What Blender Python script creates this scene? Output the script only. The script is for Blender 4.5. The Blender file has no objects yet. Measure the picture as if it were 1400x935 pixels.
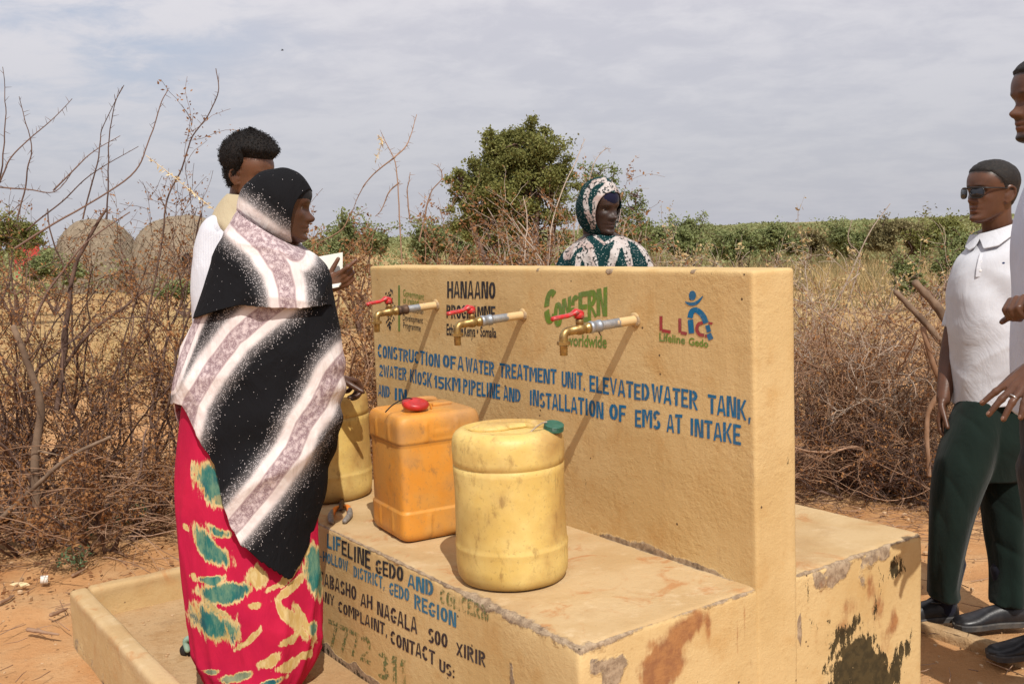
import bpy, bmesh, math, random
import numpy as np
from mathutils import Matrix, Vector
random.seed(7)
SC = bpy.context.scene
COL = SC.collection
R = math.radians

# ------------------------------------------------------------------ camera
PW, PH = 1400.0, 935.0
FOC, PITCH, ROLL, CAMH = 1431.4, 0.1047, -0.037, 1.55
def _cam():
    cp, sp = math.cos(PITCH), math.sin(PITCH); cr, sr = math.cos(ROLL), math.sin(ROLL)
    fw = np.array([0, cp, -sp]); up = np.array([0, sp, cp]); rt = np.array([1., 0, 0])
    return fw, cr*rt+sr*up, -sr*rt+cr*up, np.array([0, 0, CAMH])
FW, RT, UP, ORG = _cam()
cd = bpy.data.cameras.new('camera'); cd.sensor_width = 36; cd.lens = FOC/PW*36
cd.clip_start = .05; cd.clip_end = 3000
cam = bpy.data.objects.new('camera', cd); COL.objects.link(cam)
cam.matrix_world = Matrix(((RT[0], UP[0], -FW[0], 0), (RT[1], UP[1], -FW[1], 0), (RT[2], UP[2], -FW[2], CAMH), (0, 0, 0, 1)))
SC.camera = cam

# ------------------------------------------------------------------ kiosk axes (u along the wall, v away from the front, z up)
TH = -0.9553
A_ = np.array([math.cos(TH), math.sin(TH), 0]); N_ = np.array([-math.sin(TH), math.cos(TH), 0])
P_ = np.array([0.1324, 2.4196, 0])
ZP, ZF, ZW = .5555, .08, 1.4237
VW, VT, VR, UL = .6259, .167, .6111, 2.1627     # wall front, wall thickness, rear platform depth, wall length

# ------------------------------------------------------------------ light
LDIR = A_*(-2.4) + N_*1.0 + np.array([0, 0, -3.2]); LDIR = LDIR/np.linalg.norm(LDIR)   # the way the light travels
TOSUN = -LDIR
sd = bpy.data.lights.new('sun', 'SUN'); sd.energy = 4.3; sd.angle = R(.55); sd.color = (1, .95, .87)
so = bpy.data.objects.new('sun', sd); COL.objects.link(so)
so.rotation_euler = Vector(LDIR.tolist()).to_track_quat('-Z', 'Y').to_euler()
w = bpy.data.worlds.new('World'); SC.world = w; w.use_nodes = True
def world():
    nt = w.node_tree; n = nt.nodes; L = nt.links; n.clear()
    out = n.new('ShaderNodeOutputWorld'); bg = n.new('ShaderNodeBackground')
    sky = n.new('ShaderNodeTexSky'); sky.sky_type = 'NISHITA'; sky.sun_disc = False
    sky.sun_elevation = math.asin(TOSUN[2]); sky.sun_rotation = math.atan2(TOSUN[0], TOSUN[1])
    sky.dust_density = 2.0
    tc = n.new('ShaderNodeTexCoord'); sep = n.new('ShaderNodeSeparateXYZ'); L.new(tc.outputs['Generated'], sep.inputs[0])
    def m(op, a, b=None, c=None):
        q = n.new('ShaderNodeMath'); q.operation = op
        for i, x in enumerate((a, b, c)):
            if x is None: continue
            if isinstance(x, (int, float)): q.inputs[i].default_value = x
            else: L.new(x, q.inputs[i])
        return q.outputs[0]
    zc = m('ADD', m('MAXIMUM', sep.outputs[2], 0.0), .21)
    cx = m('DIVIDE', sep.outputs[0], zc); cy = m('DIVIDE', sep.outputs[1], zc)
    cmb = n.new('ShaderNodeCombineXYZ'); L.new(cx, cmb.inputs[0]); L.new(cy, cmb.inputs[1])
    def noise(s, det, ro, off):
        mp = n.new('ShaderNodeMapping'); L.new(cmb.outputs[0], mp.inputs[0]); mp.inputs['Location'].default_value = (off, off*.7, 0)
        mp.inputs['Scale'].default_value = (1.0, 1.1, 1)
        q = n.new('ShaderNodeTexNoise'); q.inputs['Scale'].default_value = s; q.inputs['Detail'].default_value = det; q.inputs['Roughness'].default_value = ro
        q.inputs['Distortion'].default_value = .3
        L.new(mp.outputs[0], q.inputs['Vector']); return q.outputs[0]
    def rng(x, a, b, lo=0, hi=1):
        q = n.new('ShaderNodeMapRange'); q.interpolation_type = 'SMOOTHSTEP'; L.new(x, q.inputs[0])
        q.inputs[1].default_value = a; q.inputs[2].default_value = b; q.inputs[3].default_value = lo; q.inputs[4].default_value = hi; return q.outputs[0]
    def mix(f, a, b):
        q = n.new('ShaderNodeMix'); q.data_type = 'RGBA'
        for i, x in ((0, f), (6, a), (7, b)):
            if isinstance(x, (int, float)): q.inputs[i].default_value = x
            elif isinstance(x, tuple): q.inputs[i].default_value = (*x, 1)
            else: L.new(x, q.inputs[i])
        return q.outputs[2]
    n1 = noise(1.3, 7, .6, 3.1); n2 = noise(5.5, 6, .62, 7.7); n3 = noise(.35, 3, .5, 1.3)
    cover = rng(m('ADD', m('MULTIPLY', n1, .55), m('MULTIPLY', n2, .45)), .40, .60)
    elev = rng(sep.outputs[2], .0, .30)
    grey = mix(elev, (5.9, 5.95, 6.6), (7.5, 7.3, 7.95))
    white = mix(elev, (6.4, 6.4, 6.95), (9.2, 8.85, 9.2))
    cl = mix(cover, grey, white)
    gap = m('MULTIPLY', rng(n3, .50, .62), m('SUBTRACT', 1.0, cover))
    thin = mix(m('MULTIPLY', m('MULTIPLY', gap, elev), .75), cl, mix(.45, sky.outputs[0], (5.6, 7.2, 10.0)))
    fin = mix(.10, thin, sky.outputs[0])
    L.new(fin, bg.inputs[0]); bg.inputs[1].default_value = .092
    L.new(bg.outputs[0], out.inputs[0])
world()
SC.view_settings.view_transform = 'Standard'; SC.view_settings.look = 'None'
SC.view_settings.exposure = 0.0; SC.view_settings.gamma = 1.0

# ------------------------------------------------------------------ maths helpers
def proj(X):
    X = np.asarray(X, float); d = X-ORG; z = d@FW
    return np.stack([PW/2+FOC*(d@RT)/z, PH/2-FOC*(d@UP)/z], -1)
def ray(px, py):
    v = FW*FOC+RT*(px-PW/2)+UP*(PH/2-py); return v/np.linalg.norm(v)
def at(px, py, Y):                       # the point at depth Y that is seen at that place
    v = ray(px, py); return ORG+v*(Y/v[1])
def onz(px, py, z=0.):
    v = ray(px, py); return ORG+v*((z-ORG[2])/v[2])
def onplane(px, py, Q, N):
    v = ray(px, py); return ORG+v*(((Q-ORG)@N)/(v@N))
def W3(u, v, z): return P_+A_*u+N_*v+np.array([0, 0, z])
def uvz(X):
    X = np.asarray(X); return np.stack([(X-P_)@A_, (X-P_)@N_, X[..., 2]], -1)
def _hash(i, j, k, s):
    h = (i*374761393+j*668265263+k*2147483647+s*1274126177) & 0xFFFFFFFF
    h = ((h ^ (h >> 13))*1274126177) & 0xFFFFFFFF
    h = ((h ^ (h >> 16))*2246822519) & 0xFFFFFFFF
    return ((h ^ (h >> 15)) & 0xFFFFFF)/float(0xFFFFFF)
def vnoise(X, s=0):                       # value noise in -1..1
    X = np.asarray(X, float); i = np.floor(X).astype(np.int64); f = X-i; f = f*f*(3-2*f); o = 0
    for a in (0, 1):
        for b in (0, 1):
            for c in (0, 1):
                wt = (f[..., 0] if a else 1-f[..., 0])*(f[..., 1] if b else 1-f[..., 1])*(f[..., 2] if c else 1-f[..., 2])
                o = o+wt*_hash(i[..., 0]+a, i[..., 1]+b, i[..., 2]+c, s)
    return o*2-1
def fbm(X, s=0, oct=4):
    o = 0; a = 1.; t = 0; X = np.asarray(X, float)
    for k in range(oct):
        o = o+a*vnoise(X*2**k, s+k); t += a; a *= .5
    return o/t
def interp(xs, ys, x):                    # smooth (monotone-ish cubic) interpolation; ys may be vectors
    xs = np.asarray(xs, float); ys = np.asarray(ys, float); x = np.clip(np.asarray(x, float), xs[0], xs[-1])
    n = len(xs); m = np.zeros_like(ys)
    dx = np.diff(xs); sl = np.diff(ys, axis=0)/(dx[:, None] if ys.ndim > 1 else dx)
    m[0] = sl[0]; m[-1] = sl[-1]
    if n > 2: m[1:-1] = (sl[1:]+sl[:-1])/2
    i = np.clip(np.searchsorted(xs, x)-1, 0, n-2); h = dx[i]; t = (x-xs[i])/h
    if ys.ndim > 1: h = h[..., None]; t = t[..., None]
    return ys[i]*(2*t**3-3*t*t+1)+m[i]*h*(t**3-2*t*t+t)+ys[i+1]*(-2*t**3+3*t*t)+m[i+1]*h*(t**3-t*t)
def sm(a, b, x):
    t = np.clip((x-a)/(b-a), 0, 1); return t*t*(3-2*t)
def nrm(v): v = np.asarray(v, float); return v/(np.linalg.norm(v)+1e-12)
def polydist(P, poly):                    # distance of 2-D points to a polyline
    P = np.asarray(P, float); best = np.full(P.shape[:-1], 1e9)
    for a, b in zip(poly[:-1], poly[1:]):
        a = np.array(a, float); b = np.array(b, float); d = b-a
        t = np.clip(((P-a)@d)/(d@d), 0, 1); q = a+t[..., None]*d
        best = np.minimum(best, np.linalg.norm(P-q, axis=-1))
    return best

# ------------------------------------------------------------------ object helpers
def tag(o, label=None, cat=None, group=None, kind=None):
    for k, v in (('label', label), ('category', cat), ('group', group), ('kind', kind)):
        if v: o[k] = v
    return o
def thing(name, loc, label, cat, group=None):
    o = bpy.data.objects.new(name, None); o.empty_display_size = .1; COL.objects.link(o)
    o.location = [float(x) for x in loc]
    return tag(o, label, cat, group)
ROOTLOC = {}
def rootloc(p):
    l = np.zeros(3)
    while p is not None:
        l = l+np.array(p.location); p = p.parent
    return l
def mk(name, V, F, mat, parent=None, smooth=False, attrs=None, origin=None, label=None):
    V = np.asarray(V, float)
    if parent is not None: off = rootloc(parent)
    else: off = np.zeros(3)
    loc = np.zeros(3)
    if origin is not None: loc = np.asarray(origin, float)-off; off = off+loc
    me = bpy.data.meshes.new(name)
    if isinstance(F, np.ndarray):
        n = len(V); k = F.shape[1]
        me.vertices.add(n); me.vertices.foreach_set('co', (V-off).astype(np.float32).ravel())
        me.loops.add(F.size); me.loops.foreach_set('vertex_index', F.astype(np.int32).ravel())
        me.polygons.add(len(F)); me.polygons.foreach_set('loop_start', np.arange(0, F.size, k, dtype=np.int32))
        me.update(calc_edges=True)
    else:
        me.from_pydata((V-off).tolist(), [], F); me.update()
    if smooth: me.polygons.foreach_set('use_smooth', np.ones(len(me.polygons), dtype=bool))
    for k, a in (attrs or {}).items():
        a = np.asarray(a, np.float32)
        if a.ndim == 1:
            at_ = me.attributes.new(k, 'FLOAT', 'POINT'); at_.data.foreach_set('value', a)
        else:
            at_ = me.attributes.new(k, 'FLOAT_VECTOR', 'POINT'); at_.data.foreach_set('vector', a.ravel())
    if mat is not None: me.materials.append(mat)
    o = bpy.data.objects.new(name, me); COL.objects.link(o)
    if parent is not None: o.parent = parent
    o.location = loc.tolist()
    if label: o['label'] = label
    return o
def mod_solid(o, t, off=-1.0):
    m = o.modifiers.new('s', 'SOLIDIFY'); m.thickness = t; m.offset = off; return o
def mod_bevel(o, wd, seg=2):
    m = o.modifiers.new('b', 'BEVEL'); m.width = wd; m.segments = seg; m.limit_method = 'ANGLE'; m.angle_limit = R(35); return o
def mod_sub(o, lv=1):
    m = o.modifiers.new('u', 'SUBSURF'); m.levels = lv; m.render_levels = lv; return o
def bake(o):
    dg = bpy.context.evaluated_depsgraph_get(); dg.update()
    me = bpy.data.meshes.new_from_object(o.evaluated_get(dg)); return me
class MB:                                 # collects shapes into one mesh
    def __init__(s): s.V = []; s.F = []; s.n = 0
    def add(s, V, F):
        V = np.asarray(V, float); s.V.append(V); s.F += [tuple(int(i)+s.n for i in f) for f in F]; s.n += len(V); return s
    def arr(s): return np.concatenate(s.V), s.F
    def build(s, name, mat, parent=None, **k): return mk(name, *s.arr(), mat, parent, **k)
def grid_faces(nr, nc, closed=True, off=0, flip=False):
    f = []
    for i in range(nr-1):
        for j in range(nc if closed else nc-1):
            a = off+i*nc+j; b = off+i*nc+(j+1) % nc; c = b+nc; d = a+nc
            f.append((a, b, c, d) if not flip else (a, d, c, b))
    return f
def box(c, ax, h):                        # centre, 3 axis vectors, 3 half sizes
    V = [np.asarray(c, float)+ax[0]*h[0]*i+ax[1]*h[1]*j+ax[2]*h[2]*k for i in (-1, 1) for j in (-1, 1) for k in (-1, 1)]
    return V, [(0, 1, 3, 2), (4, 6, 7, 5), (0, 4, 5, 1), (2, 3, 7, 6), (0, 2, 6, 4), (1, 5, 7, 3)]
XYZ = np.eye(3)
def frame(d):
    d = nrm(d); a = np.array([0, 0, 1.]) if abs(d[2]) < .9 else np.array([1., 0, 0])
    s = nrm(np.cross(d, a)); return s, np.cross(s, d)
def tube(pts, rad, n=10, cap=True, flat=None):  # round-ended tube
    pts = np.asarray(pts, float); m = len(pts)
    rad = np.broadcast_to(np.asarray(rad, float), (m,)).copy()
    T = np.gradient(pts, axis=0); T = T/(np.linalg.norm(T, axis=1)[:, None]+1e-9)
    s, u = frame(T[0]); Vs = []; th = np.linspace(0, 2*np.pi, n, endpoint=False)
    rings = []
    for i in range(m):
        s = nrm(s-T[i]*(s@T[i])); u = np.cross(s, T[i])
        if i == 0 and cap:
            for q in (85, 60, 30): rings.append((pts[0]-T[0]*rad[0]*math.sin(R(q)), rad[0]*math.cos(R(q)), s, u))
        rings.append((pts[i], rad[i], s, u))
        if i == m-1 and cap:
            for q in (30, 60, 85): rings.append((pts[i]+T[i]*rad[i]*math.sin(R(q)), rad[i]*math.cos(R(q)), s, u))
    for c, r, s_, u_ in rings:
        Vs.append(c+np.outer(np.cos(th), s_)*r+np.outer(np.sin(th), u_)*r)
    V = np.concatenate(Vs); F = grid_faces(len(rings), n)
    F.append(tuple(range(n))[::-1]); F.append(tuple(range(len(V)-n, len(V))))
    return V, F
def curve(pts, n=24):
    pts = np.asarray(pts, float); return interp(np.arange(len(pts)), pts, np.linspace(0, len(pts)-1, n))
def lathe(prof, c, ax=(0, 0, 1), n=32):   # prof: (r, h)
    ax = nrm(ax); s, u = frame(ax); th = np.linspace(0, 2*np.pi, n, endpoint=False); V = []
    for r, h in prof: V.append(np.asarray(c, float)+ax*h+np.outer(np.cos(th), s)*r+np.outer(np.sin(th), u)*r)
    V = np.concatenate(V); F = grid_faces(len(prof), n)
    F.append(tuple(range(n))[::-1]); F.append(tuple(range(len(V)-n, len(V))))
    return V, F
def ellip(c, rx, ax=XYZ, n=20, m=14):
    ph = np.linspace(.02, np.pi-.02, m); th = np.linspace(0, 2*np.pi, n, endpoint=False)
    V = [np.asarray(c, float)+np.outer(np.cos(th)*np.sin(p)*rx[0], ax[0])+np.outer(np.sin(th)*np.sin(p)*rx[1], ax[1])+ax[2]*math.cos(p)*rx[2] for p in ph]
    F = grid_faces(m, n); F.append(tuple(range(n))[::-1]); V = np.concatenate(V); F.append(tuple(range(len(V)-n, len(V))))
    return V, F
def union(parts, voxel, smooth=3, fac=.5):     # overlapping closed shapes -> one continuous skin (verts, faces)
    mb = MB()
    for V, F in parts: mb.add(V, F)
    o = mb.build('tmp', None)
    m = o.modifiers.new('r', 'REMESH'); m.mode = 'VOXEL'; m.voxel_size = voxel; m.adaptivity = 0
    if smooth:
        q = o.modifiers.new('q', 'SMOOTH'); q.iterations = smooth; q.factor = fac
    me = bake(o); od = o.data; bpy.data.objects.remove(o); bpy.data.meshes.remove(od)
    V = np.empty(len(me.vertices)*3, np.float32); me.vertices.foreach_get('co', V); V = V.reshape(-1, 3).astype(float)
    li = np.empty(len(me.loops), np.int32); me.loops.foreach_get('vertex_index', li)
    F = li.reshape(-1, 4) if len(li) == 4*len(me.polygons) else [tuple(p.vertices) for p in me.polygons]
    bpy.data.meshes.remove(me); return V, F

# ------------------------------------------------------------------ materials
class G:
    def __init__(s, name):
        s.m = bpy.data.materials.new(name); s.m.use_nodes = True; s.t = s.m.node_tree; s.n = s.t.nodes; s.L = s.t.links
        s.n.clear(); s.out = s.n.new('ShaderNodeOutputMaterial'); s.b = s.n.new('ShaderNodeBsdfPrincipled'); s.L.new(s.b.outputs[0], s.out.inputs[0])
        s.tc = s.n.new('ShaderNodeTexCoord'); s.co = s.tc.outputs['Object']
    def put(s, sock, x):
        if isinstance(x, (int, float)): sock.default_value = x
        elif isinstance(x, tuple): sock.default_value = (*x, 1) if len(x) == 3 and len(sock.default_value) == 4 else x
        else: s.L.new(x, sock)
    def math(s, op, a, b=0., c=None):
        q = s.n.new('ShaderNodeMath'); q.operation = op; s.put(q.inputs[0], a); s.put(q.inputs[1], b)
        if c is not None: s.put(q.inputs[2], c)
        return q.outputs[0]
    def map(s, sc=(1, 1, 1), loc=(0, 0, 0), rot=(0, 0, 0), vec=None):
        q = s.n.new('ShaderNodeMapping'); s.L.new(vec or s.co, q.inputs[0]); q.inputs['Scale'].default_value = sc; q.inputs['Location'].default_value = loc; q.inputs['Rotation'].default_value = rot
        return q.outputs[0]
    def noise(s, sc, det=4, ro=.55, vec=None, dist=0, col=False):
        q = s.n.new('ShaderNodeTexNoise'); s.L.new(vec or s.co, q.inputs['Vector'])
        q.inputs['Scale'].default_value = sc; q.inputs['Detail'].default_value = det; q.inputs['Roughness'].default_value = ro; q.inputs['Distortion'].default_value = dist
        return q.outputs[1 if col else 0]
    def vor(s, sc, vec=None, feat='F1'):
        q = s.n.new('ShaderNodeTexVoronoi'); q.feature = feat; s.L.new(vec or s.co, q.inputs['Vector']); q.inputs['Scale'].default_value = sc; return q
    def rng(s, x, a, b, lo=0., hi=1., smooth=True):
        q = s.n.new('ShaderNodeMapRange'); q.interpolation_type = 'SMOOTHSTEP' if smooth else 'LINEAR'; s.put(q.inputs[0], x)
        for i, v in zip((1, 2, 3, 4), (a, b, lo, hi)): s.put(q.inputs[i], v)
        return q.outputs[0]
    def mix(s, f, a, b, mode='MIX'):
        q = s.n.new('ShaderNodeMix'); q.data_type = 'RGBA'; q.blend_type = mode; s.put(q.inputs[0], f); s.put(q.inputs[6], a); s.put(q.inputs[7], b); return q.outputs[2]
    def attr(s, name):
        q = s.n.new('ShaderNodeAttribute'); q.attribute_name = name; return q.outputs['Fac']
    def bump(s, h, st, d=.01):
        q = s.n.new('ShaderNodeBump'); q.inputs['Strength'].default_value = st; q.inputs['Distance'].default_value = d; s.L.new(h, q.inputs['Height'])
        prev = s.b.inputs['Normal'].links
        if prev: s.L.new(prev[0].from_socket, q.inputs['Normal'])
        s.L.new(q.outputs[0], s.b.inputs['Normal'])
    def fin(s, col, rough=.8, spec=.3, **k):
        s.put(s.b.inputs['Base Color'], col); s.put(s.b.inputs['Roughness'], rough); s.b.inputs['Specular IOR Level'].default_value = spec
        for kk, v in k.items(): s.put(s.b.inputs[kk.replace('_', ' ')], v)
        return s.m
def simple(name, c, c2=None, sc=20, rough=.8, spec=.3, bump=0, bsc=None, c3=None, sc3=3, lo=.4, hi=.65, **k):
    g = G(name); col = c
    if c2: col = g.mix(g.rng(g.noise(sc, 5), lo, hi), c, c2)
    if c3: col = g.mix(g.rng(g.noise(sc3, 4), .45, .7), col, c3)
    if bump: g.bump(g.noise(bsc or sc*3, 5, .6), bump, .005)
    return g.fin(col, rough, spec, **k)

def m_soil():
    g = G('soil'); big = g.noise(.55, 5); mid = g.noise(3.2, 6, .6); fine = g.noise(38, 5, .65); gr = g.noise(160, 3, .6)
    c = g.mix(g.rng(big, .35, .65), (.41, .20, .078), (.475, .25, .108))
    c = g.mix(g.rng(mid, .42, .68), c, (.49, .295, .145))
    c = g.mix(g.math('MULTIPLY', g.rng(g.noise(1.7, 5, .6), .55, .72), .55), c, (.38, .165, .06))
    c = g.mix(g.rng(fine, .52, .74, 0, .6), c, (.33, .17, .075))
    c = g.mix(g.rng(gr, .55, .75, 0, .5), c, (.50, .33, .18))
    far = g.attr('far'); c = g.mix(far, c, (.40, .27, .12)); c = g.mix(g.attr('veg'), c, (.21, .20, .085))
    g.bump(g.math('ADD', g.math('MULTIPLY', mid, .5), g.math('ADD', g.math('MULTIPLY', fine, .35), g.math('MULTIPLY', gr, .16))), .8, .03)
    return g.fin(c, .95, .15)
def m_floor():
    g = G('dusty_concrete'); a = g.noise(2.2, 6, .6); b = g.noise(9, 6, .66); f = g.noise(46, 5, .68); gr = g.noise(150, 3, .6)
    c = g.mix(g.rng(a, .36, .62), (.41, .255, .125), (.47, .32, .175)); c = g.mix(g.rng(b, .48, .68, 0, .65), c, (.34, .195, .085)); c = g.mix(g.rng(g.noise(4.1, 6, .7, g.map(loc=(3, 1, 8))), .56, .68, 0, .6), c, (.25, .155, .08))
    c = g.mix(g.rng(f, .54, .74, 0, .6), c, (.27, .16, .075)); c = g.mix(g.rng(gr, .56, .74, 0, .5), c, (.55, .41, .25))
    ck = g.vor(3.2, g.n.new('ShaderNodeVectorMath').outputs[0] if False else None, 'DISTANCE_TO_EDGE'); c = g.mix(g.math('MULTIPLY', g.math('LESS_THAN', g.math('ADD', ck.outputs['Distance'], g.math('MULTIPLY', g.math('SUBTRACT', b, .5), .05)), .004), g.rng(a, .5, .6)), c, (.12, .075, .04))
    g.bump(g.math('ADD', g.math('MULTIPLY', b, .6), g.math('ADD', g.math('MULTIPLY', f, .4), g.math('MULTIPLY', gr, .2))), .7, .02); return g.fin(c, .95, .12)
def m_paint(name, top=False):
    g = G(name)
    big = g.noise(2.1, 5); mid = g.noise(7.5, 6, .6); fine = g.noise(55, 5, .62)
    streak = g.noise(9, 5, .6, g.map((1, 1, .12)))
    c = g.mix(g.rng(big, .36, .64), (.535, .365, .16), (.605, .435, .21))
    c = g.mix(g.rng(mid, .5, .74, 0, .6), c, (.49, .29, .105))
    c = g.mix(g.rng(streak, .54, .74, 0, .45), c, (.66, .475, .23))
    c = g.mix(g.rng(fine, .55, .78, 0, .45), c, (.40, .24, .095))
    scuff = g.noise(14, 7, .7, g.map((1, 1, .35), (3, 1, 2)))
    c = g.mix(g.rng(scuff, .62, .7, 0, .4), c, (.36, .235, .12))
    speck = g.vor(26)
    rnd = g.n.new('ShaderNodeSeparateColor'); g.L.new(speck.outputs['Color'], rnd.inputs[0])
    c = g.mix(g.math('MULTIPLY', g.math('LESS_THAN', speck.outputs['Distance'], .1), g.math('LESS_THAN', rnd.outputs[0], .13)), c, (.12, .075, .04))
    # dusty flat tops, with reddish water stains of their own
    t = g.attr('top'); dust = g.mix(g.rng(g.noise(3.4, 6, .62), .38, .62), (.465, .315, .155), (.52, .375, .205))
    dust = g.mix(g.rng(g.noise(5.2, 6, .65, g.map(loc=(4, 2, 0)), 1.2), .53, .66, 0, .8), dust, (.43, .205, .08))
    dust = g.mix(g.rng(g.noise(70, 4, .6), .56, .76, 0, .4), dust, (.40, .26, .14))
    dust = g.mix(g.rng(g.noise(8.5, 7, .7, g.map(loc=(7, 1, 3))), .54, .7, 0, .6), dust, (.60, .46, .28)); dust = g.mix(g.rng(g.noise(1.9, 6, .65, g.map(loc=(1, 9, 3))), .5, .68, 0, .55), dust, (.36, .22, .10)); c = g.mix(t, c, dust)
    # worn edges
    wear = g.math('ADD', g.attr('wear'), g.math('MULTIPLY', g.math('SUBTRACT', g.noise(11, 7, .66), .5), 1.15))
    con = g.mix(g.rng(g.noise(46, 5, .65), .38, .62), (.24, .17, .11), (.40, .30, .20))
    con = g.mix(g.rng(g.noise(17, 5, .7, g.map(loc=(1, 7, 2))), .55, .66, 0, .7), con, (.14, .10, .07))
    c = g.mix(g.rng(wear, .5, .6), c, con)
    # rust, mould and damp
    wob = g.math('MULTIPLY', g.math('SUBTRACT', g.noise(13, 7, .7, g.map((1, 1, .45))), .5), 1.1)
    rust = g.math('ADD', g.math('ADD', g.attr('rust'), g.math('MULTIPLY', g.math('SUBTRACT', g.noise(48, 6, .75, g.map((1, 1, .3))), .5), .8)), wob)
    c = g.mix(g.rng(rust, .40, .95, 0, .9), c, g.mix(g.rng(g.noise(24, 5, .65), .38, .62), (.36, .155, .055), (.25, .095, .04)))
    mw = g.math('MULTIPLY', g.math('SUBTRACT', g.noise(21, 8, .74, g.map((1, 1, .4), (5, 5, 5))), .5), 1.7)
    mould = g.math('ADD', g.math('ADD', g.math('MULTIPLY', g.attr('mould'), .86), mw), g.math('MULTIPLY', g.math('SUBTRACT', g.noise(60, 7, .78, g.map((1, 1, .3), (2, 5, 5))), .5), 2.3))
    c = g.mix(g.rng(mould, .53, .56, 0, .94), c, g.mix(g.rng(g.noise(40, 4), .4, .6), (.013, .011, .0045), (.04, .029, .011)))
    patch = g.rng(g.noise(4.5, 4, .6, g.map(loc=(9, 1, 3))), .38, .64); scr = g.noise(34, 5, .7, g.map((1, 1, .12), rot=(.25, .2, 0)))
    g.bump(g.noise(26, 6, .65), .14, .012); g.bump(g.math('MULTIPLY', fine, patch), .6, .005); g.bump(g.math('MULTIPLY', scr, g.math('SUBTRACT', 1.0, patch)), .5, .004); g.bump(g.noise(12, 6, .7, g.map((1, 1, 2.2), (2, 2, 2)), .8), .12, .02); g.bump(g.noise(150, 3, .6), .4, .002)
    g.bump(g.rng(wear, .45, .65), .5, -.006)
    return g.fin(c, .88, .22)
def m_letter(name, c, fade=.0):
    g = G(name); tr = g.n.new('ShaderNodeBsdfTransparent'); mx = g.n.new('ShaderNodeMixShader')
    col = g.mix(g.rng(g.noise(18, 5), .35, .65), c, tuple(x*.72+.03 for x in c)); col = g.mix(g.rng(g.noise(70, 4, .7), .5, .75, 0, .6), col, tuple(x*.6+.14 for x in c))
    g.fin(col, .85, .1); g.bump(g.noise(60, 5), .3, .004)
    k = g.rng(g.noise(95, 5, .7), .24+fade*.62, .36+fade*.62)
    k = g.math('MULTIPLY', k, g.rng(g.noise(9, 4, .6), .16+fade*.45, .30+fade*.5))
    g.L.new(k, mx.inputs[0]); g.L.new(tr.outputs[0], mx.inputs[1]); g.L.new(g.b.outputs[0], mx.inputs[2]); g.L.new(mx.outputs[0], g.out.inputs[0]); return g.m
def m_plastic(name, c, c2, dirt, ds=.5):
    g = G(name); n1 = g.noise(6, 6, .62); n2 = g.noise(26, 6, .68, g.map((1, 1, .55))); n3 = g.noise(3, 5, .6, g.map(loc=(2, 3, 1)))
    col = g.mix(g.rng(n1, .36, .66), c, c2)
    col = g.mix(g.rng(n3, .44, .66, 0, ds), col, dirt)
    col = g.mix(g.rng(n2, .54, .74, 0, ds*.9), col, tuple(x*.72 for x in dirt))
    scr = g.noise(70, 3, .6, g.map((1, .3, .12), rot=(.9, .5, .4)))
    col = g.mix(g.rng(g.noise(95, 4, .7), .55, .72, 0, ds*.6), col, tuple(x*.8 for x in dirt)); col = g.mix(g.rng(scr, .66, .72, 0, .3), col, tuple(x*.5 for x in dirt))
    col = g.mix(g.rng(g.attr('grime'), .15, .95, 0, .8), col, tuple(x*.62 for x in dirt))
    g.bump(n2, .16, .004); g.bump(g.noise(4, 3), .25, .02)
    return g.fin(col, g.rng(n1, .3, .7, .42, .62), .4, Subsurface_Weight=.08, Subsurface_Radius=(.02, .012, .004), Subsurface_Scale=.5)
def m_skin(name, c, rough=.42):
    g = G(name); n1 = g.noise(14, 4); n2 = g.noise(160, 3)
    col = g.mix(g.rng(n1, .35, .65), c, tuple(x*.76 for x in c))
    col = g.mix(g.attr('lip'), col, (c[0]*1.1+.02, c[1]*.9+.012, c[2]*.95+.014))
    col = g.mix(g.attr('dark'), col, (.012, .008, .006))
    g.bump(n2, .1, .002)
    return g.fin(col, rough, .42, Subsurface_Weight=.1, Subsurface_Radius=(.012, .004, .002), Subsurface_Scale=.4)
def m_cloth(name, c, c2=None, rough=.85, weave=420, st=.15, stripe=None):
    g = G(name); col = g.mix(g.rng(g.noise(5, 4), .35, .65), c, c2 or tuple(x*.9 for x in c))
    if stripe:
        wv = g.n.new('ShaderNodeTexWave'); wv.wave_type = 'BANDS'; wv.bands_direction = 'X'; g.L.new(g.co, wv.inputs[0]); wv.inputs['Scale'].default_value = stripe[0]; wv.inputs['Distortion'].default_value = .25
        wv.inputs['Detail'].default_value = 0
        col = g.mix(g.rng(wv.outputs[1], .74, .9, 0, .7), col, stripe[1])
    g.bump(g.noise(weave, 2), st, .002); g.bump(g.noise(16, 4), .18, .01); g.bump(g.noise(8, 5, .6, g.map((1, 1, .55), rot=(0, R(28), 0)), 1.2), .28, .03)
    return g.fin(col, rough, .15, Sheen_Weight=.08)
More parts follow.
